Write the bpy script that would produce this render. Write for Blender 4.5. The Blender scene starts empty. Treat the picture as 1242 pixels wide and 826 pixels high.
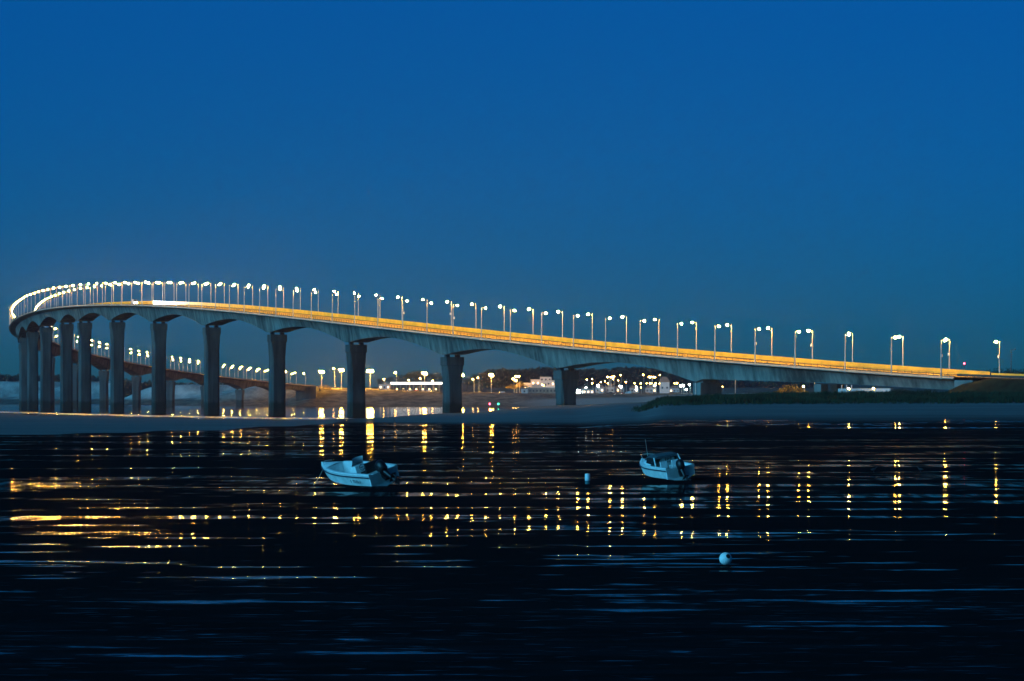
import bpy, math, random
import numpy as np
from mathutils import Vector, Matrix

# ------------------------------------------------------------------ camera, sky, light, exposure
F = 4000.0            # focal length in pixels of the 1242 px wide photograph
CAM_H = 5.0
HOR = 482.0           # pixel row of the horizon
scene = bpy.context.scene
cd = bpy.data.cameras.new("camera")
cam = bpy.data.objects.new("camera", cd)
scene.collection.objects.link(cam)
cam.location = (0, 0, CAM_H)
cam.rotation_euler = (math.radians(90), 0, 0)
cd.sensor_width = 36.0
cd.lens = F / 1242.0 * 36.0
cd.shift_y = (HOR - 413.0) / 1242.0
cd.clip_start = 0.5
cd.clip_end = 60000.0
scene.camera = cam

world = bpy.data.worlds.new("World")
scene.world = world
world.use_nodes = True
wn = world.node_tree.nodes
wl = world.node_tree.links
bg = wn["Background"]
SUN_EL, SUN_ROT = math.radians(3.0), math.radians(200)
sky = wn.new("ShaderNodeTexSky")
sky.sky_type = 'NISHITA'
sky.sun_disc = False
sky.sun_elevation = SUN_EL
sky.sun_rotation = SUN_ROT
sky.air_density = 0.45
sky.dust_density = 0.3
sky.ozone_density = 5.0
tint = wn.new("ShaderNodeMix"); tint.data_type = 'RGBA'; tint.blend_type = 'MULTIPLY'
tint.inputs[0].default_value = 1.0
tint.inputs[7].default_value = (0.15, 1.0, 1.0, 1)
wl.new(sky.outputs[0], tint.inputs[6])
# the low sky is a little duller than the sky above it
stc = wn.new("ShaderNodeTexCoord"); ssp = wn.new("ShaderNodeSeparateXYZ"); smr = wn.new("ShaderNodeMapRange"); svm = wn.new("ShaderNodeVectorMath")
wl.new(stc.outputs['Generated'], ssp.inputs[0]); wl.new(ssp.outputs['Z'], smr.inputs[0])
smr.inputs[1].default_value = 0.01; smr.inputs[2].default_value = 0.125; smr.inputs[3].default_value = 0.84; smr.inputs[4].default_value = 1.22
svm.operation = 'SCALE'
wl.new(tint.outputs[2], svm.inputs[0]); wl.new(smr.outputs[0], svm.inputs['Scale'])
wl.new(svm.outputs[0], bg.inputs[0])
bg.inputs[1].default_value = 0.077

sd = bpy.data.lights.new("afterglow", 'SUN')
sd.energy = 3.6
sd.angle = math.radians(50)
sd.color = (0.09, 0.58, 1.0)
sun = bpy.data.objects.new("afterglow", sd)
scene.collection.objects.link(sun)
# the glow of the set sun stands low behind and to the left of the camera
sun.rotation_euler = Vector((0.85, 0.55, -0.24)).to_track_quat('-Z', 'Y').to_euler()

scene.view_settings.view_transform = 'Standard'
scene.view_settings.look = 'None'
scene.view_settings.exposure = 0.0
scene.view_settings.gamma = 1.0
scene.view_settings.use_curve_mapping = False
scene.cycles.max_bounces = 4
scene.cycles.diffuse_bounces = 2
scene.cycles.glossy_bounces = 3
scene.cycles.sample_clamp_indirect = 3.0
scene.cycles.use_denoising = True
scene.cycles.use_light_tree = True
scene.cycles.caustics_reflective = False
scene.cycles.caustics_refractive = False

rnd = random.Random(7)
nrng = np.random.default_rng(11)
col = scene.collection

# ------------------------------------------------------------------ helpers
def P(px, py, Y):
    """world point seen at pixel px,py of the photograph at distance Y"""
    return Vector(((px - 621.0) / F * Y, Y, CAM_H - (py - HOR) / F * Y))

class MB:
    """collects faces, links them as ONE mesh object"""
    def __init__(self):
        self.v = []; self.f = []; self.m = []; self.s = []
    def face(self, pts, m=0, smooth=False):
        i = len(self.v)
        self.v += [tuple(p) for p in pts]
        self.f.append(tuple(range(i, i + len(pts)))); self.m.append(m); self.s.append(smooth)
    def grid(self, rows, m=0, smooth=True, closed=False):
        i = len(self.v); w = len(rows[0])
        for r in rows:
            self.v += [tuple(p) for p in r]
        for a in range(len(rows) - 1):
            for b in range(w if closed else w - 1):
                c = (b + 1) % w
                self.f.append((i + a * w + b, i + a * w + c, i + (a + 1) * w + c, i + (a + 1) * w + b))
                self.m.append(m); self.s.append(smooth)
    def box(self, c, s, m=0, mat=None):
        cx, cy, cz = c; sx, sy, sz = s[0] / 2, s[1] / 2, s[2] / 2
        p = [Vector((cx + a * sx, cy + b * sy, cz + d * sz)) for d in (-1, 1) for a, b in ((-1, -1), (1, -1), (1, 1), (-1, 1))]
        if mat is not None:
            p = [mat @ q for q in p]
        i = len(self.v); self.v += [tuple(q) for q in p]
        for q in ((3, 2, 1, 0), (4, 5, 6, 7), (0, 1, 5, 4), (1, 2, 6, 5), (2, 3, 7, 6), (3, 0, 4, 7)):
            self.f.append(tuple(i + k for k in q)); self.m.append(m); self.s.append(False)
    def tube(self, path, radii, n=8, m=0, cap=True):
        path = [Vector(p) for p in path]
        if not hasattr(radii, '__len__'):
            radii = [radii] * len(path)
        rows = []
        for k, p in enumerate(path):
            d = (path[min(k + 1, len(path) - 1)] - path[max(k - 1, 0)]).normalized()
            a = Vector((0, 0, 1)) if abs(d.z) < 0.9 else Vector((1, 0, 0))
            u = d.cross(a).normalized(); w = d.cross(u)
            rows.append([p + (u * math.cos(2 * math.pi * j / n) + w * math.sin(2 * math.pi * j / n)) * radii[k] for j in range(n)])
        self.grid(rows, m, True, True)
        if cap:
            self.face(rows[0], m); self.face(list(reversed(rows[-1])), m)
    def lathe(self, prof, n=12, m=0, mat=None, c=(0, 0, 0)):
        rows = []
        for r, z in prof:
            row = [Vector((c[0] + r * math.cos(2 * math.pi * j / n), c[1] + r * math.sin(2 * math.pi * j / n), c[2] + z)) for j in range(n)]
            rows.append([mat @ q for q in row] if mat is not None else row)
        self.grid(rows, m, True, True)
    def build(self, name, mats, parent=None):
        me = bpy.data.meshes.new(name)
        me.from_pydata([tuple(v) for v in self.v], [], self.f)
        if not isinstance(mats, (list, tuple)):
            mats = [mats]
        for q in mats:
            me.materials.append(q)
        me.polygons.foreach_set('material_index', self.m)
        me.polygons.foreach_set('use_smooth', self.s)
        me.update()
        o = bpy.data.objects.new(name, me)
        col.objects.link(o)
        if parent is not None:
            o.parent = parent
        return o

def tag(o, label=None, cat=None, group=None, kind=None):
    if label: o['label'] = label
    if cat: o['category'] = cat
    if group: o['group'] = group
    if kind: o['kind'] = kind
    return o

def thing(name, label, cat, loc=(0, 0, 0), rotz=0.0, group=None):
    o = bpy.data.objects.new(name, None)
    o.empty_display_size = 0.3
    col.objects.link(o)
    o.location = loc; o.rotation_euler = (0, 0, rotz)
    return tag(o, label, cat, group)

def dup(root, loc, rotz=0.0, label=None, group=None, scale=None):
    r = root.copy(); col.objects.link(r)
    r.location = loc; r.rotation_euler = (0, 0, rotz)
    if scale: r.scale = scale
    if label: r['label'] = label
    if group: r['group'] = group
    for ch in list(root.children):
        c = ch.copy(); col.objects.link(c); c.parent = r
        for g in list(ch.children):
            d = g.copy(); col.objects.link(d); d.parent = c
    return r

def new_mat(name):
    m = bpy.data.materials.new(name)
    m.use_nodes = True
    return m, m.node_tree.nodes, m.node_tree.links, m.node_tree.nodes["Principled BSDF"]

def mat(name, c, rough=0.7, metal=0.0, spec=0.4, var=0.0, scale=3.0):
    m, n, l, b = new_mat(name)
    b.inputs['Base Color'].default_value = (*c, 1)
    b.inputs['Roughness'].default_value = rough
    b.inputs['Metallic'].default_value = metal
    b.inputs['Specular IOR Level'].default_value = spec
    if var > 0:
        t = n.new('ShaderNodeTexNoise'); t.inputs['Scale'].default_value = scale; t.inputs['Detail'].default_value = 5
        g = n.new('ShaderNodeNewGeometry')
        l.new(g.outputs['Position'], t.inputs['Vector'])
        r = n.new('ShaderNodeMapRange'); r.inputs[1].default_value = 0.3; r.inputs[2].default_value = 0.7
        r.inputs[3].default_value = 1 - var; r.inputs[4].default_value = 1 + var
        l.new(t.outputs['Fac'], r.inputs[0])
        x = n.new('ShaderNodeMix'); x.data_type = 'RGBA'; x.blend_type = 'MULTIPLY'; x.inputs[0].default_value = 1
        x.inputs[6].default_value = (*c, 1)
        l.new(r.outputs[0], x.inputs[7]); l.new(x.outputs[2], b.inputs['Base Color'])
    return m

def emat(name, c, s):
    m, n, l, b = new_mat(name)
    b.inputs['Base Color'].default_value = (0.8, 0.8, 0.8, 1)
    b.inputs['Emission Color'].default_value = (*c, 1)
    b.inputs['Emission Strength'].default_value = s
    return m

# ------------------------------------------------------------------ materials
SODIUM = (1.0, 0.52, 0.07)
LAMP_L = 1400.0
M = {}
M['lamp'] = emat('lit_sodium_lantern', SODIUM, LAMP_L)
M['flood'] = emat('lit_sodium_floodlight', (1.0, 0.47, 0.05), 1700.0)
M['lamp_b'] = emat('lit_sodium_lantern_worn', (1.0, 0.50, 0.065), 800.0)
M['lamp_c'] = emat('lit_sodium_lantern_fresh', (1.0, 0.56, 0.11), 1100.0)
M['lamp_small'] = emat('lit_sodium_lantern_distant', (1.0, 0.50, 0.07), 1000.0)
M['town_lamp'] = emat('lit_town_lantern', (1.0, 0.50, 0.10), 110.0)
M['white_lamp'] = emat('lit_white_lantern', (0.85, 1.0, 0.85), 90.0)
M['red_lamp'] = emat('lit_red_lamp', (1.0, 0.04, 0.10), 24.0)
M['green_lamp'] = emat('lit_green_lamp', (0.03, 1.0, 0.45), 10.0)
M['headlight'] = emat('lit_headlight', (1.0, 0.92, 0.7), 900.0)
M['canopy_light'] = emat('lit_canopy_edge', (1.0, 0.95, 0.85), 5.0)
M['window_light'] = emat('lit_window', (1.0, 0.62, 0.25), 5.0)
M['steel'] = mat('galvanised_steel', (0.42, 0.42, 0.40), 0.5, 0.3, var=0.15)
M['dark_steel'] = mat('dark_steel', (0.03, 0.03, 0.035), 0.5, 0.3)
M['asphalt'] = mat('asphalt', (0.05, 0.05, 0.05), 0.85, var=0.2, scale=0.5)
M['trail_gold_road'] = mat('road_in_light_trail_gold', (0.58, 0.34, 0.035), 0.8, var=0.2, scale=0.4)  # the gold of traffic light trails is put into the road colour
M['barrier'] = mat('barrier_in_light_trail_gold', (0.88, 0.44, 0.022), 0.6, var=0.22, scale=0.35)  # panel colour imitates the gold streaks of passing traffic lights
M['cornice'] = mat('pale_cornice_concrete', (0.40, 0.34, 0.27), 0.8, var=0.2, scale=0.4)
M['gelcoat'] = mat('white_gelcoat', (0.80, 0.80, 0.78), 0.35, var=0.08, scale=4)
M['hull_white'] = mat('weathered_white_hull', (0.74, 0.74, 0.71), 0.45, var=0.15, scale=2.5)
M['rubber'] = mat('black_rubber', (0.012, 0.012, 0.013), 0.55)
M['engine'] = mat('black_engine_paint', (0.008, 0.008, 0.010), 0.4)
M['blue_stripe'] = mat('dark_blue_stripe', (0.015, 0.03, 0.06), 0.4)
M['upholstery'] = mat('grey_upholstery', (0.20, 0.20, 0.22), 0.8)
M['canvas'] = mat('dark_blue_canvas', (0.05, 0.075, 0.09), 0.9)
M['teal_band'] = mat('teal_weed_stain', (0.04, 0.14, 0.15), 0.7)
M['buoy'] = mat('white_buoy_plastic', (0.82, 0.82, 0.80), 0.45, var=0.15, scale=9)
M['rope'] = mat('grey_rope', (0.25, 0.25, 0.22), 0.9)
M['bark'] = mat('bark', (0.06, 0.05, 0.04), 0.9)
M['leaf'] = mat('dark_foliage', (0.035, 0.05, 0.03), 0.8, spec=0.15, var=0.35, scale=0.4)
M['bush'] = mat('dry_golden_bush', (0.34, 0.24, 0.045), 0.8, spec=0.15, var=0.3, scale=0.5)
M['grass'] = mat('marram_grass', (0.026, 0.042, 0.022), 0.85, spec=0.1, var=0.7, scale=0.16)
M['white_wall'] = mat('white_rendered_wall', (0.55, 0.51, 0.49), 0.8, var=0.08, scale=0.5)
M['roof_tile'] = mat('clay_roof_tiles', (0.36, 0.19, 0.12), 0.8, var=0.2, scale=0.8)
M['dark_glass'] = mat('dark_window_glass', (0.02, 0.025, 0.03), 0.1)
M['car_dark'] = mat('dark_car_paint', (0.03, 0.035, 0.045), 0.3)
M['car_white'] = mat('white_car_paint', (0.75, 0.75, 0.75), 0.3)
M['car_red'] = mat('red_car_paint', (0.45, 0.03, 0.03), 0.3)
M['bird'] = mat('dark_feathers', (0.02, 0.022, 0.03), 0.8)
M['wood'] = mat('weathered_wood', (0.05, 0.045, 0.04), 0.9)

def concrete_mat(name, base, dark, sc=1.0, strength=0.75, tide=False):
    """board-marked concrete with dark rain streaks running down the face"""
    m, n, l, b = new_mat(name)
    g = n.new('ShaderNodeNewGeometry')
    mp = n.new('ShaderNodeMapping'); mp.inputs['Scale'].default_value = (0.42 * sc, 0.42 * sc, 0.05 * sc)
    l.new(g.outputs['Position'], mp.inputs['Vector'])
    t = n.new('ShaderNodeTexNoise'); t.inputs['Scale'].default_value = 1.0; t.inputs['Detail'].default_value = 6; t.inputs['Roughness'].default_value = 0.65
    l.new(mp.outputs[0], t.inputs['Vector'])
    t2 = n.new('ShaderNodeTexNoise'); t2.inputs['Scale'].default_value = 0.06; t2.inputs['Detail'].default_value = 5
    l.new(g.outputs['Position'], t2.inputs['Vector'])
    ad = n.new('ShaderNodeMath'); ad.operation = 'MULTIPLY_ADD'; ad.inputs[1].default_value = 0.6
    l.new(t2.outputs['Fac'], ad.inputs[0]); l.new(t.outputs['Fac'], ad.inputs[2])
    r = n.new('ShaderNodeMapRange'); r.inputs[1].default_value = 0.62; r.inputs[2].default_value = 0.95
    r.inputs[3].default_value = strength; r.inputs[4].default_value = 0.0
    l.new(ad.outputs[0], r.inputs[0])
    x = n.new('ShaderNodeMix'); x.data_type = 'RGBA'
    x.inputs[6].default_value = (*base, 1); x.inputs[7].default_value = (*dark, 1)
    l.new(r.outputs[0], x.inputs[0]); res = x.outputs[2]
    if tide:   # weed and wet staining up to the high-water mark
        sp = n.new('ShaderNodeSeparateXYZ'); l.new(g.outputs['Position'], sp.inputs[0])
        hw = n.new('ShaderNodeMath'); hw.operation = 'MULTIPLY_ADD'; hw.inputs[1].default_value = 3.0; l.new(t.outputs['Fac'], hw.inputs[0]); l.new(sp.outputs['Z'], hw.inputs[2])
        tr_ = n.new('ShaderNodeMapRange'); tr_.inputs[1].default_value = 4.0; tr_.inputs[2].default_value = 5.2; tr_.inputs[3].default_value = 0.85; tr_.inputs[4].default_value = 0.0
        l.new(hw.outputs[0], tr_.inputs[0])
        y = n.new('ShaderNodeMix'); y.data_type = 'RGBA'; y.inputs[7].default_value = (0.02, 0.024, 0.018, 1)
        l.new(tr_.outputs[0], y.inputs[0]); l.new(res, y.inputs[6]); res = y.outputs[2]
    l.new(res, b.inputs['Base Color'])
    b.inputs['Roughness'].default_value = 0.85; b.inputs['Specular IOR Level'].default_value = 0.2
    return m
M['girder'] = concrete_mat('stained_girder_concrete', (0.25, 0.215, 0.19), (0.05, 0.045, 0.042), 1.0, 1.0)
M['pier'] = concrete_mat('stained_pier_concrete', (0.115, 0.105, 0.10), (0.03, 0.03, 0.03), 0.8, 0.9, True)
M['abutment'] = concrete_mat('abutment_concrete', (0.22, 0.20, 0.185), (0.07, 0.065, 0.06), 0.8, 0.6)

# ------------------------------------------------------------------ ground: mud flat, sand, far shore in one sheet
far_cliff = [(2000, -6)]
PROF = {
 -900: [(430, 0), (490, -1.62), (1560, -1.66), (1600, -2.2), (1800, -4), (2000, -6), (3380, -2.4), (3470, 4.6), (3480, 5), (3494, 21.7), (3700, 24), (6000, 30), (12000, 40)],
 0:   [(444, 0), (500, -1.62), (1460, -1.66), (1500, -2.2), (1700, -4), (2000, -6), (3380, -2.4), (3470, 4.6), (3480, 5), (3494, 21.7), (3700, 24), (6000, 30), (12000, 40)],
 115: [(465, 0), (520, -1.62), (1230, -1.66), (1265, -2.2), (1450, -4), (2000, -6), (3280, -2.4), (3370, 4.4), (3380, 5), (3394, 20), (3700, 24), (6000, 30), (12000, 40)],
 200: [(500, 0), (560, -1.62), (1120, -1.66), (1150, -2.2), (1400, -4), (2000, -6), (2860, -2.4), (2930, 3), (2940, 3.5), (2952, 16), (3400, 20), (6000, 30), (12000, 40)],
 330: [(571, 0), (660, -1.55), (1030, -1.66), (1055, -2.2), (1300, -5), (1500, -6), (2720, -2.4), (2790, 2.5), (2800, 3), (2812, 14.5), (3300, 18), (6000, 30), (12000, 40)],
 385: [(610, 0), (780, -1.5), (990, -1.66), (1012, -2.2), (1300, -5), (1500, -6), (2712, -2.4), (2770, 9), (2800, 13.5), (3000, 14), (6000, 24), (12000, 40)],
 430: [(645, 0), (985, -1.3), (1060, -2.0), (1120, -2.6), (1500, -6), (2712, -2.2), (2782, 12.4), (2830, 12.6), (3000, 13), (6000, 24), (12000, 40)],
 548: [(600, 0), (1000, .2), (1100, -.4), (1300, -4), (2000, -6), (2712, -2.1), (2762, 9), (2800, 9.2), (3100, 11), (3400, 20), (6000, 26), (12000, 40)],
 690: [(540, 0), (1000, 2.6), (1080, 1.8), (1300, -4), (2000, -6), (2640, -2.2), (2700, 0.6), (2762, 8), (2850, 8.6), (3100, 12), (3400, 22), (6000, 26), (12000, 40)],
 770: [(520, 0), (720, 2.2), (900, 3.6), (1060, 3.2), (1400, -3), (2000, -6), (2600, -2.2), (2700, 3), (2762, 8), (2850, 8.6), (3100, 12), (3400, 24), (6000, 26), (12000, 40)],
 810: [(520, 0), (690, 3.2), (704, 4.3), (760, 5.0), (900, 4.5), (1300, 2), (2000, 2), (2700, 6), (2762, 8), (2850, 8.6), (3100, 12), (3400, 22), (6000, 26), (12000, 40)],
 900: [(520, 0), (690, 3.5), (706, 4.6), (760, 5.6), (860, 5.2), (1300, 4), (2000, 4), (2700, 8), (2762, 9), (3100, 12), (3400, 20), (6000, 26), (12000, 40)],
 1242: [(520, 0), (685, 3.5), (706, 4.7), (750, 5.8), (860, 5.6), (1300, 5), (2000, 5), (2700, 8), (2762, 9), (3100, 12), (3400, 18), (6000, 26), (12000, 40)],
 2300: [(520, 0), (685, 3.5), (706, 4.7), (750, 5.8), (860, 5.6), (1300, 5), (2000, 5), (2700, 8), (2762, 9), (3100, 12), (3400, 18), (6000, 26), (12000, 40)],
}
PK = sorted(PROF)
def smooth_noise(x, y, seed):
    r = np.random.default_rng(seed); s = np.zeros_like(x)
    for k in range(7):
        a, b = r.normal(0, 1, 2) * (1.6 ** k); p = r.uniform(0, 6.28)
        s += np.sin(a * x + b * y + p) / (1.35 ** k)
    return s / 3.0
def ground_z(a, Y):
    a = np.atleast_1d(np.asarray(a, float)); Y = np.atleast_1d(np.asarray(Y, float))
    tab = []
    for k in PK:
        ys = [0.0] + [q[0] for q in PROF[k]]; zs = [0.0] + [q[1] for q in PROF[k]]
        tab.append(np.interp(Y, ys, zs))
    tab = np.array(tab)
    i = np.clip(np.searchsorted(PK, a) - 1, 0, len(PK) - 2)
    k0 = np.array(PK)[i]; k1 = np.array(PK)[i + 1]
    t = np.clip((a - k0) / (k1 - k0), 0, 1); t = t * t * (3 - 2 * t)
    idx = np.arange(len(a))
    z = tab[i, idx] * (1 - t) + tab[i + 1, idx] * t
    X = (a - 621) / F * Y
    dune = np.clip((Y - 690) / 50, 0, 1) * np.clip((1100 - Y) / 150, 0, 1) * np.clip((a - 760) / 80, 0, 1)
    z = z + dune * (0.42 * smooth_noise(X * 0.06, Y * 0.05, 3) + 0.18 * smooth_noise(X * 0.25, Y * 0.2, 4))
    beach = np.clip((Y - 540) / 80, 0, 1) * np.clip((1150 - Y) / 100, 0, 1) * np.clip((a - 420) / 80, 0, 1) * (1 - dune)
    z = z + beach * 0.10 * smooth_noise(X * 0.035, Y * 0.02, 5)
    shore = np.clip((Y - 2680) / 60, 0, 1)
    z = z + shore * (0.5 * smooth_noise(X * 0.05, Y * 0.05, 6) + 0.35 * smooth_noise(X * 0.2, Y * 0.15, 8))
    return z

def gz(X, Y):
    return float(ground_z(621 + X * F / Y, Y)[0])

avals = np.concatenate([np.linspace(-3500, -320, 16)[:-1], np.arange(-320, 1580, 8.0), np.linspace(1580, 4800, 16)])
yvals = np.concatenate([np.geomspace(6, 430, 60)[:-1], np.arange(430, 700, 6.0), np.arange(700, 1320, 10.0), np.arange(1320, 2560, 60.0),
                        np.arange(2560, 3560, 7.0), np.geomspace(3560, 4180, 6)])
AA, YY = np.meshgrid(avals, yvals)
ZZ = ground_z(np.clip(AA.ravel(), -900, 2300), YY.ravel()).reshape(AA.shape)
XX = (AA - 621) / F * YY
nv, nu = AA.shape
verts = np.stack([XX, YY, ZZ], -1).reshape(-1, 3)
ii = np.arange(nv * nu).reshape(nv, nu)
faces = np.stack([ii[:-1, :-1], ii[:-1, 1:], ii[1:, 1:], ii[1:, :-1]], -1).reshape(-1, 4)
me = bpy.data.meshes.new('mud_flat')
me.from_pydata(verts.tolist(), [], faces.tolist())
me.polygons.foreach_set('use_smooth', [True] * len(me.polygons))
a_, y_, z_ = AA.ravel(), YY.ravel(), ZZ.ravel()
sand = np.clip((y_ - 535 - np.clip(760 - a_, 0, 300) * 0.25) / 95, 0, 1) * np.clip((a_ - 385) / 90, 0, 1) * np.clip((1400 - y_) / 100, 0, 1)
sand = np.maximum(sand, np.clip((-z_ - 0.5) / 1.0, 0, 1) * (y_ < 1650) * (a_ < 480))
green = np.clip((y_ - 693) / 8, 0, 1) * np.clip((a_ - 772) / 30, 0, 1) * np.clip((2600 - y_) / 100, 0, 1)
rock = np.clip((y_ - 2600) / 40, 0, 1)
cliff = np.clip((y_ - 2790) / 60, 0, 1) * np.clip((360 - a_) / 30, 0, 1)
beach2 = np.clip((y_ - 2600) / 20, 0, 1) * np.clip((2735 - y_) / 15, 0, 1) * np.clip((a_ - 610) / 60, 0, 1)
for nm, arr in (('sand', sand), ('green', green), ('rock', rock), ('cliff', cliff), ('beach', beach2)):
    at = me.attributes.new(nm, 'FLOAT', 'POINT'); at.data.foreach_set('value', arr.astype(np.float32))

def ground_material():
    m, n, l, b0 = new_mat('mud_sand_and_shore')
    n.remove(b0)
    out = n['Material Output']
    geo = n.new('ShaderNodeNewGeometry')
    sep = n.new('ShaderNodeSeparateXYZ'); l.new(geo.outputs['Position'], sep.inputs[0])
    def math_(op, a, b=None, c=None, clamp=False):
        x = n.new('ShaderNodeMath'); x.operation = op; x.use_clamp = clamp
        for k, q in enumerate((a, b, c)):
            if q is None: continue
            if hasattr(q, 'is_output'): l.new(q, x.inputs[k])
            else: x.inputs[k].default_value = q
        return x.outputs[0]
    def rng(v, a, b, c, d):
        x = n.new('ShaderNodeMapRange'); x.interpolation_type = 'SMOOTHSTEP'
        l.new(v, x.inputs[0])
        for k, q in enumerate((a, b, c, d)): x.inputs[k + 1].default_value = q
        return x.outputs[0]
    def noise(sx, sy, sz=1.0, detail=4.0, rough=0.55, off=0.0):
        mp = n.new('ShaderNodeMapping'); mp.inputs['Scale'].default_value = (sx, sy, sz); mp.inputs['Location'].default_value = (off, off * 1.7, 0)
        l.new(geo.outputs['Position'], mp.inputs['Vector'])
        t = n.new('ShaderNodeTexNoise'); t.inputs['Scale'].default_value = 1.0; t.inputs['Detail'].default_value = detail; t.inputs['Roughness'].default_value = rough
        l.new(mp.outputs[0], t.inputs['Vector'])
        return t.outputs['Fac']
    def attr(name):
        x = n.new('ShaderNodeAttribute'); x.attribute_name = name; return x.outputs['Fac']
    def mix(f, c1, c2):
        x = n.new('ShaderNodeMix'); x.data_type = 'RGBA'
        if hasattr(f, 'is_output'): l.new(f, x.inputs[0])
        else: x.inputs[0].default_value = f
        for k, q in ((6, c1), (7, c2)):
            if hasattr(q, 'is_output'): l.new(q, x.inputs[k])
            else: x.inputs[k].default_value = (*q, 1)
        return x.outputs[2]
    Yd = sep.outputs['Y']
    # --- thin water films: bands left in the shallow ripples of the mud, long parallel to the shore
    nA = noise(0.21, 0.66, 1, 5, 0.62, 3.0)        # pools a few steps long
    nB = noise(0.062, 0.18, 1, 3, 0.55, 11.0)       # pools as long as a boat
    nC = noise(0.018, 0.056, 1, 3, 0.52, 21.0)      # wide wet stretches out on the flat
    wA = rng(Yd, 70.0, 190.0, 0.66, 0.16); wC = rng(Yd, 110.0, 330.0, 0.14, 0.46)
    wB = math_('SUBTRACT', 1.0, math_('ADD', wA, wC))
    val = math_('ADD', math_('ADD', math_('MULTIPLY', nA, wA), math_('MULTIPLY', nB, wB)), math_('MULTIPLY', nC, wC))
    # the seaward half of the flat holds more water
    thr = rng(Yd, 75.0, 165.0, 0.575, 0.526)
    film = math_('MULTIPLY', math_('SUBTRACT', val, thr), 34.0, clamp=True)
    nE = noise(0.85, 0.11, 1, 3, 0.55, 17.0)
    film = math_('MULTIPLY', film, math_('MAXIMUM', rng(nE, 0.44, 0.56, 0.10, 1.0), rng(Yd, 95.0, 140.0, 0.8, 0.0)))
    # further out only part of each wet patch is a true mirror, worm casts stand through the rest
    film = math_('MULTIPLY', film, rng(Yd, 105.0, 190.0, 1.0, 0.75))
    # hand-sized wet hollows between the worm casts, close to the shore only
    nD = noise(0.75, 2.3, 1, 3, 0.6, 31.0)
    film = math_('MAXIMUM', film, math_('MULTIPLY', math_('MULTIPLY', math_('SUBTRACT', nD, 0.60), 6.0, clamp=True), rng(Yd, 78.0, 100.0, 0.42, 0.0)))
    damp = rng(math_('SUBTRACT', val, thr), -0.12, 0.0, 0.0, 1.0)
    sandv = attr('sand')
    film = math_('MULTIPLY', film, math_('SUBTRACT', 1.0, rng(sandv, 0.1, 0.6, 0.0, 1.0)), clamp=True)
    film = math_('MULTIPLY', film, math_('SUBTRACT', 1.0, attr('rock')), clamp=True)
    # --- solid ground colours
    sn = noise(0.08, 0.3, 1, 5, 0.6, 2.0)
    mud = mix(sn, (0.006, 0.007, 0.009), (0.014, 0.015, 0.017))
    sandc = mix(noise(0.03, 0.10, 1, 5, 0.6, 9.0), (0.08, 0.09, 0.095), (0.23, 0.24, 0.245))
    c = mix(rng(sandv, 0.0, 1.0, 0.0, 1.0), mud, sandc)
    c = mix(attr('green'), c, mix(noise(0.15, 0.15, 0.3, 5, 0.6, 4.0), (0.018, 0.032, 0.020), (0.045, 0.055, 0.030)))
    rk = mix(rng(noise(0.12, 0.12, 0.35, 6, 0.7, 5.0), 0.35, 0.65, 0, 1), (0.05, 0.048, 0.045), (0.20, 0.18, 0.15))
    c = mix(attr('rock'), c, rk)
    cl = mix(rng(noise(0.05, 0.05, 0.02, 6, 0.65, 6.0), 0.35, 0.65, 0, 1), (0.20, 0.20, 0.19), (0.52, 0.51, 0.48))
    zlow = rng(sep.outputs['Z'], 2.0, 5.0, 0.0, 1.0)
    ztop = rng(sep.outputs['Z'], 13.5, 17.0, 0.0, 1.0)
    c = mix(math_('MULTIPLY', attr('cliff'), zlow), c, cl)
    c = mix(attr('beach'), c, (0.30, 0.29, 0.27))
    b = n.new('ShaderNodeBsdfDiffuse')
    l.new(c, b.inputs['Color'])
    bump = n.new('ShaderNodeBump'); bump.inputs['Strength'].default_value = 0.4; bump.inputs['Distance'].default_value = 0.05
    l.new(noise(1.5, 3.0, 1, 5, 0.65, 1.0), bump.inputs['Height'])
    l.new(bump.outputs[0], b.inputs['Normal'])
    # still water film: Fresnel mirror over dark mud
    gl = n.new('ShaderNodeBsdfGlossy'); gl.distribution = 'BECKMANN'; gl.inputs['Roughness'].default_value = 0.066
    dk = n.new('ShaderNodeBsdfDiffuse'); dk.inputs['Color'].default_value = (0.006, 0.008, 0.010, 1)
    fr = n.new('ShaderNodeFresnel'); fr.inputs['IOR'].default_value = 1.33
    w = n.new('ShaderNodeMixShader'); l.new(fr.outputs[0], w.inputs[0]); l.new(dk.outputs[0], w.inputs[1]); l.new(gl.outputs[0], w.inputs[2])
    dry = math_('MAXIMUM', sandv, math_('MAXIMUM', attr('green'), attr('rock')), clamp=True)
    film = math_('MAXIMUM', film, math_('MULTIPLY', math_('MULTIPLY', damp, rng(Yd, 72.0, 96.0, 0.022, 0.0002)), math_('SUBTRACT', 1.0, dry)))
    ms = n.new('ShaderNodeMixShader')
    l.new(film, ms.inputs[0]); l.new(b.outputs[0], ms.inputs[1]); l.new(w.outputs[0], ms.inputs[2])
    l.new(ms.outputs[0], out.inputs['Surface'])
    return m
me.materials.append(ground_material())
ground = bpy.data.objects.new('mud_flat', me); col.objects.link(ground)
tag(ground, 'dark wet mud flat with thin water films rising to sand and the far shore', kind='structure')

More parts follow.
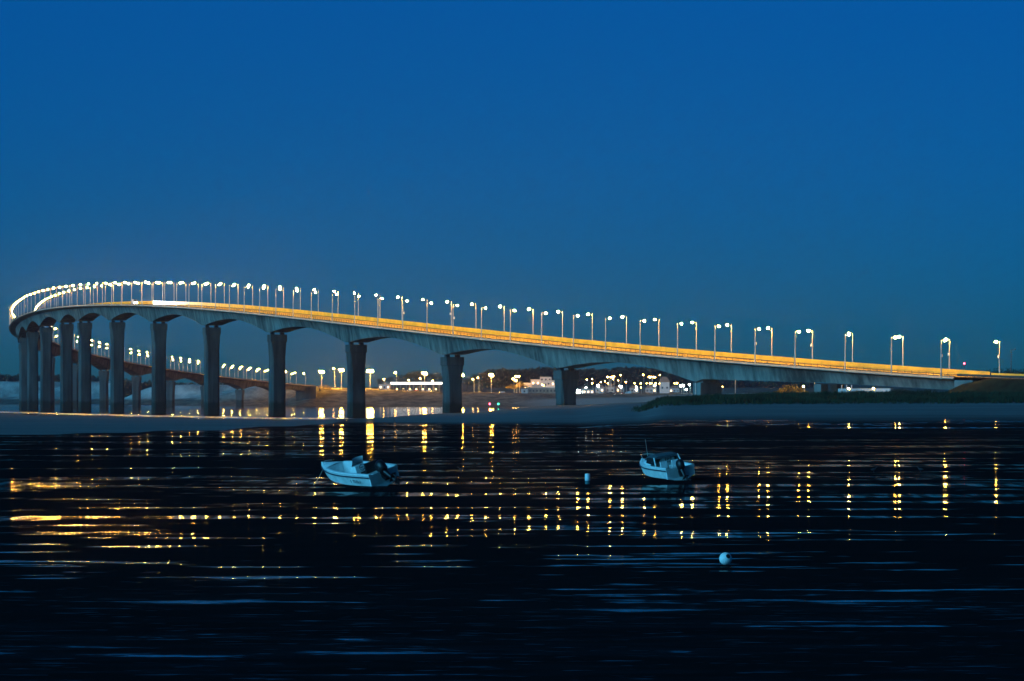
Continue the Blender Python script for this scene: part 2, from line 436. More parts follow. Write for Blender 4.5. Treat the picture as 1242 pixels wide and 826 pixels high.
# ------------------------------------------------------------------ tidal channel
def water_material():
    m, n, l, b = new_mat('channel_water')
    geo = n.new('ShaderNodeNewGeometry')
    sep = n.new('ShaderNodeSeparateXYZ'); l.new(geo.outputs['Position'], sep.inputs[0])
    n.remove(b)
    b = n.new('ShaderNodeBsdfGlossy'); b.distribution = 'BECKMANN'
    dk = n.new('ShaderNodeBsdfDiffuse'); dk.inputs['Color'].default_value = (0.004, 0.012, 0.02, 1)
    fr = n.new('ShaderNodeFresnel'); fr.inputs['IOR'].default_value = 1.33
    w = n.new('ShaderNodeMixShader'); l.new(fr.outputs[0], w.inputs[0]); l.new(dk.outputs[0], w.inputs[1]); l.new(b.outputs[0], w.inputs[2])
    l.new(w.outputs[0], n['Material Output'].inputs['Surface'])
    mp = n.new('ShaderNodeMapping'); mp.inputs['Scale'].default_value = (0.02, 0.06, 1)
    l.new(geo.outputs['Position'], mp.inputs['Vector'])
    t = n.new('ShaderNodeTexNoise'); t.inputs['Scale'].default_value = 1; t.inputs['Detail'].default_value = 4
    l.new(mp.outputs[0], t.inputs['Vector'])
    # a tide rip along the line of the piers and along the far bank: the chop there is steeper, so rougher
    att = n.new('ShaderNodeAttribute'); att.attribute_name = 'rip'
    mr = n.new('ShaderNodeMapRange'); mr.inputs[3].default_value = 0.10; mr.inputs[4].default_value = 0.40
    l.new(att.outputs['Fac'], mr.inputs[0]); l.new(mr.outputs[0], b.inputs['Roughness'])
    bump = n.new('ShaderNodeBump'); bump.inputs['Strength'].default_value = 0.05; bump.inputs['Distance'].default_value = 0.3
    l.new(t.outputs['Fac'], bump.inputs['Height']); l.new(bump.outputs[0], b.inputs['Normal'])
    return m
aw = np.concatenate([np.linspace(-3500, -320, 8)[:-1], np.arange(-320, 1000, 12.0), np.linspace(1000, 4800, 10)])
# rows dense around the rip
yw = np.concatenate([np.array([400., 450, 520, 600, 700, 800, 900]), np.arange(960, 1760, 6.0), np.arange(1760, 2280, 40.0), np.arange(2280, 3500, 12.0), np.geomspace(3500, 4170, 4)])
AW, YW = np.meshgrid(aw, yw)
LV = -1.8
rip_y = np.interp(AW, [-3500, -320, 0, 60, 120, 200, 330, 420, 470, 600, 4800], [1650, 1650, 1530, 1410, 1290, 1180, 1085, 1050, 1030, 900, 900])
rip_w = np.interp(AW, [0, 200, 420, 480], [90, 62, 46, 1.])
rip = np.clip(1.3 - np.abs(YW - rip_y) / rip_w, 0, 1) * np.clip((455 - AW) / 40, 0, 1)
bank_y = np.interp(AW, [-3500, 0, 115, 200, 350, 700, 4800], [3300, 3300, 3100, 2560, 2640, 2640, 2640])
rip = np.maximum(rip, np.clip(1.3 - np.abs(YW - bank_y) / 60, 0, 1) * np.clip((AW - 70) / 20, 0, 1) * np.clip((230 - AW) / 40, 0, 1) * 0.8)
wme = bpy.data.meshes.new('channel_water')
wi = np.arange(AW.size).reshape(AW.shape)
wme.from_pydata(np.stack([(AW - 621) / F * YW, YW, np.full(AW.shape, LV)], -1).reshape(-1, 3).tolist(), [],
                np.stack([wi[:-1, :-1], wi[:-1, 1:], wi[1:, 1:], wi[1:, :-1]], -1).reshape(-1, 4).tolist())
at = wme.attributes.new('rip', 'FLOAT', 'POINT'); at.data.foreach_set('value', rip.ravel().astype(np.float32))
wme.materials.append(water_material())
water = bpy.data.objects.new('channel_water', wme); col.objects.link(water)
tag(water, 'calm blue tidal channel under the bridge', kind='structure')

# ------------------------------------------------------------------ thin sea haze round the whole scene
hm, hn, hl, hb = new_mat('sea_haze'); hn.remove(hb)
pv = hn.new('ShaderNodeVolumePrincipled'); pv.inputs['Density'].default_value = 0.00005; pv.inputs['Anisotropy'].default_value = 0.78; pv.inputs['Color'].default_value = (0.72, 0.78, 1.0, 1)
hl.new(pv.outputs[0], hn['Material Output'].inputs['Volume'])
mb = MB(); mb.box((0, 2090, 36.0), (10400, 4220, 86.0)); hz = mb.build('haze', hm); tag(hz, 'thin blue sea haze over the channel and far shore', kind='stuff')
# ------------------------------------------------------------------ bridge alignment
CX = [180.879, -296.46, -90.624, 267.23, 259.324, -267.668, -244.059]
CZ = [-1.9741, -3.3208, -4.6771, 24.1986, 21.3176, -63.7185, -4.3838, 48.925]
Y_END = 2763.0
def c_at(Y):
    """centre line point, tangent and right-hand normal of the roadway at depth Y"""
    Yc = max(Y, 885.0); u = (Yc - 1700) / 1000
    X = float(np.polyval(CX, u)); dX = float(np.polyval(np.polyder(CX), u)) / 1000
    Z = float(np.polyval(CZ, u)); dZ = float(np.polyval(np.polyder(CZ), u)) / 1000
    g = math.exp(-((Y - 1800) / 190.0) ** 2); X += 5.2 * g
    X += dX * (Y - Yc); Z += dZ * 0.55 * (Y - Yc)
    dX += 5.2 * g * (-2 * (Y - 1800) / 190.0 ** 2)
    k = 1 / math.sqrt(1 + dX * dX)
    return Vector((X, Y, Z)), Vector((dX * k, k, 0)), Vector((k, -dX * k, 0))
YS = np.arange(800, 2764, 1.0)
CL = [c_at(y) for y in YS]
ARC = np.concatenate([[0], np.cumsum([(CL[i + 1][0].xy - CL[i][0].xy).length for i in range(len(CL) - 1)])])
def at_arc(s):
    return c_at(float(np.interp(s, ARC, YS)))
def arc_of(Y):
    return float(np.interp(Y, YS, ARC))
def hit(px, off, lo, hi):
    best = (1e9, None)
    for i in range(int(lo - 800), int(hi - 800)):
        p, t, nn = CL[i]; q = p + nn * off
        e = abs(621 + F * q.x / q.y - px)
        if e < best[0]: best = (e, YS[i])
    return best[1]
Y_ABUT = hit(1158, -8, 830, 1000)

bridge = thing('road_bridge', 'long curving concrete road bridge on tall piers over the channel', 'bridge', (0, 0, 0))
pier_px = [1004, 857, 687, 548, 432, 336, 257, 193, 142, 103, 74]
PIER_S = [arc_of(hit(p, 0, 830, 1620)) for p in pier_px]
s = PIER_S[-1]
while s + 84 < ARC[-1] - 50:
    s += 84.0; PIER_S.append(s)
S_AB = arc_of(Y_ABUT); S_END = float(ARC[-1])
def depth(s):
    """structural depth of the girder below the roadway"""
    if s <= PIER_S[0]: return float(np.interp(s, [S_AB, PIER_S[0]], [3.5, 4.2]))
    if s <= PIER_S[1]: return float(np.interp(s, [PIER_S[0], PIER_S[1]], [4.2, 6.2]))
    sup = PIER_S[1:] + [S_END]
    for a, b in zip(sup[:-1], sup[1:]):
        if a <= s <= b:
            h = (b - a) / 2; m = min(s - a, b - s)
            t = min(1, max(0, (m - 2.0) / (h - 2.0)))
            return 3.5 + 3.6 * (1 - t) ** 1.8
    return 3.5

def sweep(pts_fn, s0, s1, step, name, m, closed=False, cap=True):
    mb = MB(); rows = []
    k = max(2, int((s1 - s0) / step) + 1)
    for s in np.linspace(s0, s1, k):
        p, t, nn = at_arc(s)
        rows.append([p + nn * o + Vector((0, 0, z)) for o, z in pts_fn(s)])
    mb.grid(rows, 0, False, closed)
    if closed and cap:
        mb.face(list(reversed(rows[0]))); mb.face(rows[-1])
    return mb.build(name, m, bridge)

sweep(lambda s: [(-7.9, -0.62), (-4.6, -1.15), (-3.6, -depth(s)), (3.6, -depth(s)), (4.6, -1.15), (7.9, -0.62)][::-1], S_AB, S_END, 3.0, 'box_girder', M['girder'], True)
sweep(lambda s: [(-8.0, 0.05), (-8.5, -0.36), (-8.5, -0.52), (-7.9, -0.66), (7.9, -0.66), (8.5, -0.52), (8.5, -0.36), (8.0, 0.05)], S_AB, S_END, 6.0, 'cornice', M['cornice'])
sweep(lambda s: [(-7.3, 0.055), (7.3, 0.055)], S_AB, S_END, 6.0, 'road_surface', M['trail_gold_road'])
sweep(lambda s: [(-7.95, 0.05), (-7.95, 0.24), (-7.35, 0.24), (-7.35, 0.05)], S_AB, S_END, 6.0, 'kerb', M['asphalt'], True)
sweep(lambda s: [(7.35, 0.05), (7.35, 0.24), (7.95, 0.24), (7.95, 0.05)], S_AB, S_END, 6.0, 'kerb', M['asphalt'], True)
S_TURN0, S_TURN1 = arc_of(1700), arc_of(1960)
# tall screen standing in for gold light trails, on the side away from the viewer: right side on the near leg, left side on the far leg
def screen(off, s0, s1, h):
    return sweep(lambda s: [(off - .08, .24), (off - .08, h), (off + .08, h), (off + .08, .24)], s0, s1, 4.0, 'trail_gold_screen', M['barrier'], True)
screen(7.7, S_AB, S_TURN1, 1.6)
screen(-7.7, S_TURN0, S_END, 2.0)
def railing(off, s0, s1):
    mb = MB()
    for s in np.arange(s0, s1, 2.4):
        p, t, nn = at_arc(s); q = p + nn * off
        ang = math.atan2(t.y, t.x)
        mb.box((0, 0, 0.24 + 0.42), (0.08, 0.08, 0.84), 0, Matrix.Translation(q) @ Matrix.Rotation(ang, 4, 'Z'))
    for z in (1.10,):
        rows = []
        for s in np.linspace(s0, s1, int((s1 - s0) / 5)):
            p, t, nn = at_arc(s); q = p + nn * off
            rows.append([q + nn * a + Vector((0, 0, z + b)) for a, b in ((-.03, -.03), (.03, -.03), (.03, .03), (-.03, .03))])
        mb.grid(rows, 0, False, True)
    return mb.build('railing', M['dark_steel'], bridge)
railing(-7.7, S_AB, S_TURN1)
railing(7.7, S_TURN0, S_END)

# piers: a rectangular flared head that runs down into a chamfered shaft
def make_pier(s, base_z, name='pier'):
    p, t, nn = at_arc(s)
    d = depth(s)
    top = p.z - d - 0.85
    H = top - base_z
    def ring(hw, hl, ch, z):
        return [Vector((x, y, z)) for x, y in ((-hw + ch, -hl), (hw - ch, -hl), (hw, -hl + ch), (hw, hl - ch), (hw - ch, hl), (-hw + ch, hl), (-hw, hl - ch), (-hw, -hl + ch))]
    mb = MB(); R = []
    flare = min(9.0, H * 0.55)
    R.append(ring(2.95, 2.25, 0.85, 0)); R.append(ring(2.8, 2.1, 0.8, H - flare))
    R.append(ring(3.0, 2.3, 0.25, H - flare * 0.32)); R.append(ring(3.2, 2.4, 0.06, H - 2.6)); R.append(ring(3.2, 2.4, 0.06, H))
    mb.grid(R, 0, False, True); mb.face(list(R[-1]))
    o = mb.build(name, M['pier'], bridge)
    o.location = (p.x, p.y, base_z); o.rotation_euler = (0, 0, math.atan2(nn.y, nn.x))
    for sx in (-1.9, 1.9):
        b = MB(); b.box((sx, 0, H + 0.42), (1.3, 1.5, 0.86))
        b.build('bearing', M['dark_steel'], o)
    return o
for k, s in enumerate(PIER_S):
    p, t, nn = at_arc(s)
    if k == 0:
        # low portal pier with two broad blocks
        mb = MB(); g = gz(p.x, p.y) - 1.0; top = p.z - depth(s) - 0.5
        for x in (-3.2, 3.2): mb.box((x, 0, (top - g) / 2), (2.9, 2.6, top - g))
        o = mb.build('pier', M['abutment'], bridge); o.location = (p.x, p.y, g); o.rotation_euler = (0, 0, math.atan2(nn.y, nn.x))
        continue
    if k == 1:
        mb = MB(); g = gz(p.x, p.y) - 1.0; top = p.z - depth(s) - 1.1; h = top - g
        mb.box((0, 0, h / 2), (8.0, 3.4, h)); mb.box((0, 0, h + .5), (5.0, 2.0, 1.2))
        o = mb.build('pier', M['abutment'], bridge); o.location = (p.x, p.y, g); o.rotation_euler = (0, 0, math.atan2(nn.y, nn.x))
        continue
    make_pier(s, min(-4.0, gz(p.x, p.y) - 2.0))
# abutments
p, t, nn = at_arc(S_AB - 3.0)
mb = MB(); g = gz(p.x, p.y) - 1
mb.box((0, 0, (p.z - 0.75 - g) / 2), (16.0, 6.0, p.z - 0.75 - g))
o = mb.build('abutment', M['abutment'], bridge); o.location = (p.x, p.y, g); o.rotation_euler = (0, 0, math.atan2(nn.y, nn.x))
p, t, nn = at_arc(S_END)
mb = MB(); zt = p.z - 3.0
pr = [(-22, -4), (3, -4), (3, zt + 4.0 - 3), (7, zt + 4 - 2), (9.5, zt + 2.2), (9.5, zt + 2.9), (-22, zt + 2.9)]
A = [Vector((-8.6, y, z)) for y, z in ((-16, -4), (9, -4), (14, zt - 2), (14, zt + 2.95), (-16, zt + 2.95))]
B = [Vector((8.6, q.y, q.z)) for q in A]
mb.face(list(reversed(A))); mb.face(B)
for i in range(5):
    j = (i + 1) % 5; mb.face([A[i], A[j], B[j], B[i]])
mb.build('abutment', M['pier'], bridge).location = (p.x, p.y, 0)
bridge.children[-1].rotation_euler = (0, 0, math.atan2(nn.y, nn.x))

# ------------------------------------------------------------------ road embankment at the right end
mb = MB(); rows = []; road = []
for s in np.linspace(4, S_AB + 2, 26):
    p, t, nn = at_arc(s); z0 = gz(p.x, p.y) - 1.0
    w = 1.6 * (p.z - z0)
    jit = [smooth_noise(np.array([s * .3]), np.array([k * 3.]), 21)[0] * .35 for k in range(6)]
    f = min(1.0, max(0.0, (S_AB + 2 - s) / 14.0)) ** 0.6
    rows.append([p + nn * o + Vector((0, 0, z + j)) for (o, z), j in zip(
        [(-8.2 - w * (1 - .3 * f), z0 - p.z), (-8.2 - w * .55, (z0 - p.z) * (1 - .45 * f)), (-9.0, -0.4 - (1 - f) * 3.6), (-8.0, -.05 - (1 - f) * 3.6), (8.0, -.05), (8.2 + w, z0 - p.z)], [jit[0], jit[1], jit[2] * .3, 0, 0, 0])])
    road.append([p + nn * -7.4 + Vector((0, 0, .05)), p + nn * 7.4 + Vector((0, 0, .05))])
mb.grid(rows, 0, True)
M['bank_grass'] = mat('dark_bank_grass', (0.018, 0.022, 0.012), 0.9, spec=0.1, var=0.5, scale=0.35)
tag(mb.build('road_embankment', M['bank_grass']), 'grassy bank carrying the road off the right end of the bridge', kind='structure')
mb = MB(); mb.grid(road, 0, False)
tag(mb.build('approach_road', M['asphalt']), 'asphalt approach road on the bank', kind='structure')
def road_rail(off, h, name, label, m):
    mb = MB()
    rr = []
    for s in np.linspace(4, S_AB - .5, 40):
        p, t, nn = at_arc(s); q = p + nn * off
        rr.append([q + nn * a + Vector((0, 0, z)) for a, z in ((-.07, .3), (-.07, h), (.07, h), (.07, .3))])
        mb.box((0, 0, h / 2 - .02), (.14, .14, h), 0, Matrix.Translation(q + nn * .16))
    mb.grid(rr, 0, False, True)
    return tag(mb.build(name, m), label, 'barrier')
road_rail(7.7, 1.2, 'crash_barrier', 'light-trail gold panel barrier on the far side of the approach road', M['barrier'])
road_rail(-7.7, 0.9, 'guard_rail', 'steel guard rail on the near side of the approach road', M['dark_steel'])

# ------------------------------------------------------------------ bridge lamps
def lantern_mesh(r, h, n=8):
    mb = MB()
    mb.lathe([(0.02, h), (r * .7, h * .72), (r, 0), (r * .7, -h * .72), (0.02, -h)], n)
    return mb
def make_lamp(label, box=False, r=.45, lm='lamp'):
    t = thing('street_lamp', label, 'street lamp', (0, 0, 0))
    mb = MB(); mb.tube([(0, 0, -0.7), (0, 0, 4), (0, 0, 9.75)], [0.19, 0.16, 0.11], 8)
    mb.box((0, 0, -.55), (.5, .5, .3))
    mb.build('pole', M['steel'], t)
    mb = MB(); mb.tube([(0, 0, 9.72), (0.5, 0, 9.85), (1.25, 0, 9.80)], [0.06, 0.05, 0.045], 6)
    mb.build('arm', M['dark_steel'], t)
    o = lantern_mesh(r, r * .8).build('lantern', M[lm], t); o.location = (1.55, 0, 9.62)
    if box:
        mb = MB(); mb.box((0.28, 0, 5.6), (0.5, 0.45, 0.75)); mb.build('signal_box', M['gelcoat'], t)
    return t
PROTO = {('far', 0): make_lamp('x', False, .36, 'lamp'), ('far', 1): make_lamp('x', True, .36, 'lamp'), ('far', 2): make_lamp('x', False, .34, 'lamp_b'), ('far', 3): make_lamp('x', False, .37, 'lamp_c'),
         ('near', 0): make_lamp('x', False, .33, 'lamp'), ('near', 1): make_lamp('x', True, .33, 'lamp'), ('near', 2): make_lamp('x', False, .32, 'lamp_c'), ('near', 3): make_lamp('x', False, .31, 'lamp')}
# far copies are too small to show their parts: one mesh
mb = MB(); mb.tube([(0, 0, -0.7), (0, 0, 9.75)], [0.2, 0.12], 6, 0); mb.tube([(0, 0, 9.72), (1.3, 0, 9.8)], 0.07, 5, 0)
mb.lathe([(0.02, .24), (.21, .16), (.29, 0), (.21, -.16), (0.02, -.24)], 8, 1, None, (1.55, 0, 9.62))
lampf = tag(mb.build('street_lamp', [M['steel'], M['lamp_small']]), 'x', 'street lamp')

ORD = ['first', 'second', 'third', 'fourth', 'fifth', 'sixth', 'seventh', 'eighth', 'ninth', 'tenth', 'eleventh', 'twelfth', 'thirteenth', 'fourteenth', 'fifteenth']
A_px = [1153.2, 1096.3, 1033.2, 984.5, 935.3, 888.6, 843.2, 799.9, 758.9, 719.2, 681.6, 645.8, 611.2, 578.3, 546.9, 517.3, 488.1, 460.9, 435.2, 410.6, 386.6, 364.4]
B_px = [1141.6, 1082, 1025.6, 963.9, 917.1, 868.6, 822, 777.6, 735.4, 694.6, 656.7, 619.4, 584, 550.3, 517.5, 487.7, 458, 430.2, 402.9, 378]
SIDE = {'far': (8.15, A_px, 'far-side'), 'near': (-8.15, B_px, 'near-side')}
TALL = PIER_S[2:]
used = {}
S_VIS = arc_of(1600)
def place_lamp(kind, s, off, label, group):
    p, t, nn = at_arc(s); q = p + nn * off
    rz = math.atan2(nn.y, nn.x) + (math.pi if off > 0 else 0)
    proto = lampf if kind == 'lampf' else PROTO[kind]
    if kind not in used:
        used[kind] = True
        proto.location = q; proto.rotation_euler = (0, 0, rz); proto['label'] = label; proto['group'] = group
        return proto
    return dup(proto, q, rz, label, group)
for side, (off, pxs, word) in SIDE.items():
    ss = [arc_of(hit(x, off, 850, 1300)) for x in pxs]
    step = (ss[-1] - ss[-9]) / 8.0
    s = ss[-1] + step
    while s < S_END - 4:
        ss.append(s); s += step
    count = {}
    for k, s in enumerate(ss):
        if s < S_VIS:
            j = sum(1 for q in TALL if q <= s)
            count[j] = count.get(j, 0) + 1
            o_ = ORD[min(count[j] - 1, len(ORD) - 1)]
            if j == 0:
                lab = f'{word} bridge lamp post, {o_} from the right end of the bridge'
            else:
                lab = f'{word} bridge lamp post, {o_} to the left of the {ORD[j - 1]} tall pier from the right'
            kind = (side, 1) if (side, k) in (('far', 0), ('far', 3), ('near', 0), ('near', 4), ('near', 13), ('far', 14), ('near', 15)) else (side, (0, 2, 0, 3, 3, 0, 2)[(k * 3 + (k // 5)) % 7])
            place_lamp(kind, s, off, lab, 'lamp posts along the bridge')
        elif s < arc_of(2080):
            place_lamp('lampf', s, off, 'tiny lamp post crowded together at the far left bend of the bridge', 'lamp posts at the left bend')
        else:
            place_lamp('lampf', s, off, 'small lamp post on the distant low leg of the bridge seen between the piers', 'lamp posts on the distant leg')
# approach road lamps
Yq = hit(1213.8, 8.15, 830, 900); place_lamp(('far', 1), arc_of(Yq), 8.15, 'lit lamp post beside the approach road at the right edge', 'lamp posts along the bridge')
p, t, nn = at_arc(arc_of(hit(1226, 9.5, 830, 900))); q = p + nn * 9.5
tu = thing('street_lamp', 'dark unlit lamp post near the right edge beyond the road', 'street lamp', q)
mb = MB(); mb.tube([(0, 0, -1.5), (0, 0, 7.6)], [.12, .08], 8); mb.build('pole', M['dark_steel'], tu)
mb = MB(); mb.tube([(0, 0, 7.55), (.9, 0, 7.75)], .05, 6); mb.build('arm', M['dark_steel'], tu)
mb = MB(); mb.lathe([(.02, .15), (.3, .06), (.3, -.06), (.02, -.15)], 8, 0, None, (1.1, 0, 7.72)); mb.build('lantern', M['dark_steel'], tu)
# red signal beyond the railing
Yq = hit(1170.8, 9.3, 830, 900); p, t, nn = at_arc(arc_of(Yq)); q = p + nn * 9.3
tr = thing('signal_post', 'short post carrying a red lamp beside the road at the bridge end', 'signal', q)
mb = MB(); mb.tube([(0, 0, -1.5), (0, 0, 2.9)], .07, 8); mb.build('post', M['dark_steel'], tr)
mb = MB(); mb.box((0, .1, 3.2), (.5, .3, .9)); mb.build('housing', M['dark_steel'], tr)
o = lantern_mesh(.22, .22).build('lamp', M['red_lamp'], tr); o.location = (0, -.2, 3.3)

# ------------------------------------------------------------------ cars
def make_car(label, paint, lights=None, van=False):
    t = thing('van' if van else 'car', label, 'van' if van else 'car')
    H = 2.2 if van else 1.45
    if van: prof = [(-2.4, .35), (-2.42, 1.0), (-2.35, 2.1), (-2.2, 2.2), (1.2, 2.2), (1.9, 1.35), (2.5, 1.1), (2.6, .8), (2.6, .35)]
    else: prof = [(-2.1, .35), (-2.15, .75), (-2.0, .95), (-1.5, 1.38), (-1.1, 1.45), (.1, 1.45), (.9, 1.0), (1.9, .85), (2.1, .65), (2.1, .35)]
    rows = []
    for y, sh in ((-.82, .90), (-.86, .97), (-.80, 1.0), (.80, 1.0), (.86, .97), (.82, .90)):
        k = 0.0
        rows.append([Vector((x * (1 if abs(y) < .83 else .985), y * (1 - .12 * max(0, (z - .9) / H)), .35 + (z - .35) * sh)) for x, z in prof])
    mb = MB(); mb.grid(rows, 0, True); mb.face(rows[0]); mb.face(list(reversed(rows[-1])))
    mb.build('body', paint, t)
    mb = MB()
    for y in (-1, 1):
        if van: mb.face([(1.0, y * .815, 1.35), (1.65, y * .825, 1.35), (1.15, y * .79, 1.95), (.4, y * .79, 1.95), (.4, y * .82, 1.35)][::y])
        else: mb.face([(-1.55, y * .84, 1.0), (.7, y * .84, 1.0), (.05, y * .80, 1.36), (-1.1, y * .80, 1.36)][::y])
    if van: mb.face([(1.25, -.7, 2.12), (1.88, -.75, 1.42), (1.88, .75, 1.42), (1.25, .7, 2.12)])
    else: mb.face([(.16, -.68, 1.42), (.92, -.74, 1.03), (.92, .74, 1.03), (.16, .68, 1.42)])
    for i in range(len(mb.v)):
        v = mb.v[i]; mb.v[i] = (v[0] + .015, v[1] * 1.02, v[2] + .012)
    mb.build('window', M['dark_glass'], t)
    for x in (-1.3, 1.35):
        for y in (-.78, .78):
            mb = MB(); mb.lathe([(.02, -.1), (.31, -.1), (.33, 0), (.31, .1), (.02, .1)], 12, 0, Matrix.Translation((x, y, .33)) @ Matrix.Rotation(math.pi / 2, 4, 'X'))
            mb.build('wheel', M['rubber'], t)
    fx = 2.62 if van else 2.12
    for y in (-.6, .6):
        mb = MB(); mb.lathe([(.02, .05), (.12, .03), (.13, -.03)], 8, 0, Matrix.Translation((fx, y, .72)) @ Matrix.Rotation(math.pi / 2, 4, 'Y'))
        mb.build('headlight', lights or M['gelcoat'], t)
        mb = MB(); mb.box((-(fx - .16), y * 1.15, .85), (.06, .2, .14)); mb.build('tail_light', M['car_red'], t)
    return t
Yc = hit(148, -3.4, 1300, 1560); p, t, nn = at_arc(arc_of(Yc)); q = p + nn * 2.2 + Vector((0, 0, .06))
van = make_car('white van with dazzling headlights on the high left part of the bridge', M['car_white'], M['headlight'], True)
van.location = q; van.rotation_euler = (0, 0, math.atan2(-t.y, -t.x) + 0.02)
for y in (-.6, .6):
    ld = bpy.data.lights.new('headlight_beam', 'SPOT'); ld.energy = 150000; ld.spot_size = math.radians(34); ld.spot_blend = 1.0; ld.color = (1, .93, .75); ld.shadow_soft_size = .1
    lo = bpy.data.objects.new('headlight_beam', ld); col.objects.link(lo); lo.parent = van
    lo.location = (2.75, y, .75); lo.rotation_euler = Vector((1, 0.20, 0.02)).to_track_quat('-Z', 'Y').to_euler()

# ------------------------------------------------------------------ vegetation
def leaf_clump(mb, c, r, n, size, rg, m=0):
    """many small leaf-sized faces spread through an uneven ellipsoid"""
    c = Vector(c)
    for _ in range(n):
        d = Vector((rg.gauss(0, 1), rg.gauss(0, 1), rg.gauss(0, 1))).normalized() * (rg.random() ** 0.45)
        p = c + Vector((d.x * r[0], d.y * r[1], d.z * r[2]))
        u = Vector((rg.gauss(0, 1), rg.gauss(0, 1), rg.gauss(0, 1))).normalized()
        w = u.orthogonal().normalized()
        s = size * rg.uniform(.6, 1.4)
        mb.face([p + u * s, p + w * s * .7, p - u * s, p - w * s * .7], m)
def make_tree(h, label, seed, group, kind='broad'):
    rg = random.Random(seed)
    t = thing('tree', label, 'tree', (0, 0, 0), 0, group)
    mb = MB(); mb.tube([(0, 0, -.5), (.1, 0, h * .3), (.2, .1, h * .7)], [h * .03, h * .022, h * .008], 7)
    for k in range(5):
        a = k * 1.3; z = h * (.3 + .08 * k)
        mb.tube([(.1, 0, z), (math.cos(a) * h * .2, math.sin(a) * h * .2, z + h * .18)], [h * .012, h * .004], 5)
    mb.build('trunk', M['bark'], t)
    mb = MB()
    for k in range(13):
        a = rg.uniform(0, 6.28); q = rg.uniform(0, .27) * h; z = h * rg.uniform(.38, .86)
        q *= (1.15 - abs(z / h - .6))
        r = h * rg.uniform(.10, .17)
        leaf_clump(mb, (math.cos(a) * q, math.sin(a) * q, z), (r * 1.2, r * 1.2, r * .85), 60, h * .022, rg)
    mb.build('crown', M['leaf'], t)
    return t
TREES = [make_tree(11, 'dark tree', 5, 'trees', ), make_tree(13, 'dark tree', 8, 'trees'), make_tree(9, 'dark tree', 12, 'trees')]
tree_used = [False] * 3
def plant(i, X, Y, sc, label, group, z=None):
    zz = gz(X, Y) if z is None else z
    if not tree_used[i]:
        tree_used[i] = True; r = TREES[i]
        r.location = (X, Y, zz); r['label'] = label; r['group'] = group; r.scale = (sc * 1.25, sc * 1.25, sc)
        return r
    return dup(TREES[i], (X, Y, zz), rnd.uniform(0, 6.28), label, group, (sc * rnd.uniform(1.05, 1.5), sc * rnd.uniform(1.05, 1.5), sc))
# trees behind the floodlit terrace (pixel column, top row, width)
for k, (px, py) in enumerate([(462, 458), (474, 456), (487, 452), (496, 448.5), (506, 447.5), (516, 449), (526, 450), (538, 455), (566, 456), (575, 452), (584, 450)]):
    Y = 2990 + (k % 3) * 25; q = P(px, py, Y); g = gz(q.x, Y); h = max(4., q.z - g)
    i = k % 3
    plant(i, q.x, Y, h / (11, 13, 9)[i], 'dark rounded tree behind the floodlit terrace on the far shore', 'trees behind the terrace', g)
for k, (px, py, Y) in enumerate([(1186, 447, 1150), (1197, 446, 1180), (1209, 444.5, 1160), (1222, 444, 1175), (1234, 443.5, 1165), (1246, 443, 1170)]):
    q = P(px, py, Y); g = gz(q.x, Y); i = (k + 1) % 3
    plant(i, q.x, Y, (q.z - g) / (11, 13, 9)[i], 'dark tree in the row behind the approach road at the right edge', 'trees behind the approach road', g)
# far-off woods that read as one mass
def wood(name, label, spans, n, seed, Y0, Y1, size=1.6):
    rg = random.Random(seed); mb = MB()
    xs = [q[0] for q in spans]; ys = [q[1] for q in spans]
    for _ in range(n):
        px = rg.uniform(xs[0], xs[-1]); Y = rg.uniform(Y0, Y1)
        top = np.interp(px, xs, ys) + rg.uniform(-.6, 2.2)
        q = P(px, top, Y); g = gz(q.x, Y) - 1
        r = rg.uniform(3.5, 6.5)
        z = q.z - r * .8
        leaf_clump(mb, (q.x, Y, z), (r * 1.3, r, r), 46, size, rg)
        zz = z - r
        while zz > g:
            leaf_clump(mb, (q.x + rg.uniform(-2, 2), Y - rg.uniform(0, 4), zz), (r * 1.4, r, r), 34, size * 1.15, rg); zz -= r * 1.5
    return tag(mb.build(name, M['leaf']), label, 'wood', None, 'stuff')
wood('wood', 'dark wooded rise behind the far shore under the bridge', [(588, 450), (600, 448.5), (625, 449), (650, 446.5), (664, 446), (690, 449), (720, 448), (750, 446), (800, 446), (850, 455), (900, 462), (990, 464)], 330, 3, 3180, 3420)
wood('clifftop_scrub', 'dark band of scrub along the top of the pale cliff at left', [(-330, 454), (0, 453.8), (60, 454.5), (118, 455.5)], 210, 4, 3500, 3560, 1.3)
wood('clifftop_scrub', 'low dark scrub on the cliff behind the distant bridge leg', [(150, 461), (190, 463.5), (260, 466), (350, 465)], 130, 9, 2990, 3060, 1.1)

# dune grass: blades in tufts over the dune
rg = random.Random(5); mb = MB()
bl = []
for _ in range(15000):
    a = rg.uniform(768, 1420); Y = 692 + 62 * rg.random() ** 1.3 + rg.uniform(-4, 6) * 1.0
    if a < 812 and rg.random() > (a - 762) / 50: continue
    bl.append((a, Y))
za = ground_z([q[0] for q in bl], [q[1] for q in bl])
lum = smooth_noise(np.array([q[0] * .05 for q in bl]), np.array([q[1] * .15 for q in bl]), 31)
for (a, Y), z, e in zip(bl, za, lum):
    X = (a - 621) / F * Y
    h = (0.62 + .42 * e) * rg.uniform(.5, 1.6)
    if h < .12: continue
    for k in range(4):
        an = rg.uniform(0, 6.28); w = rg.uniform(.05, .12); lx, ly = math.cos(an), math.sin(an)
        bx, by = X + rg.uniform(-.3, .3), Y + rg.uniform(-.3, .3)
        mb.face([(bx - ly * w, by + lx * w, z - .1), (bx + ly * w, by - lx * w, z - .1), (bx + lx * h * .5, by + ly * h * .5, z + h)])
tag(mb.build('dune_grass', M['grass']), 'dark rough marram grass covering the dune in front of the bridge', 'grass', None, 'stuff')
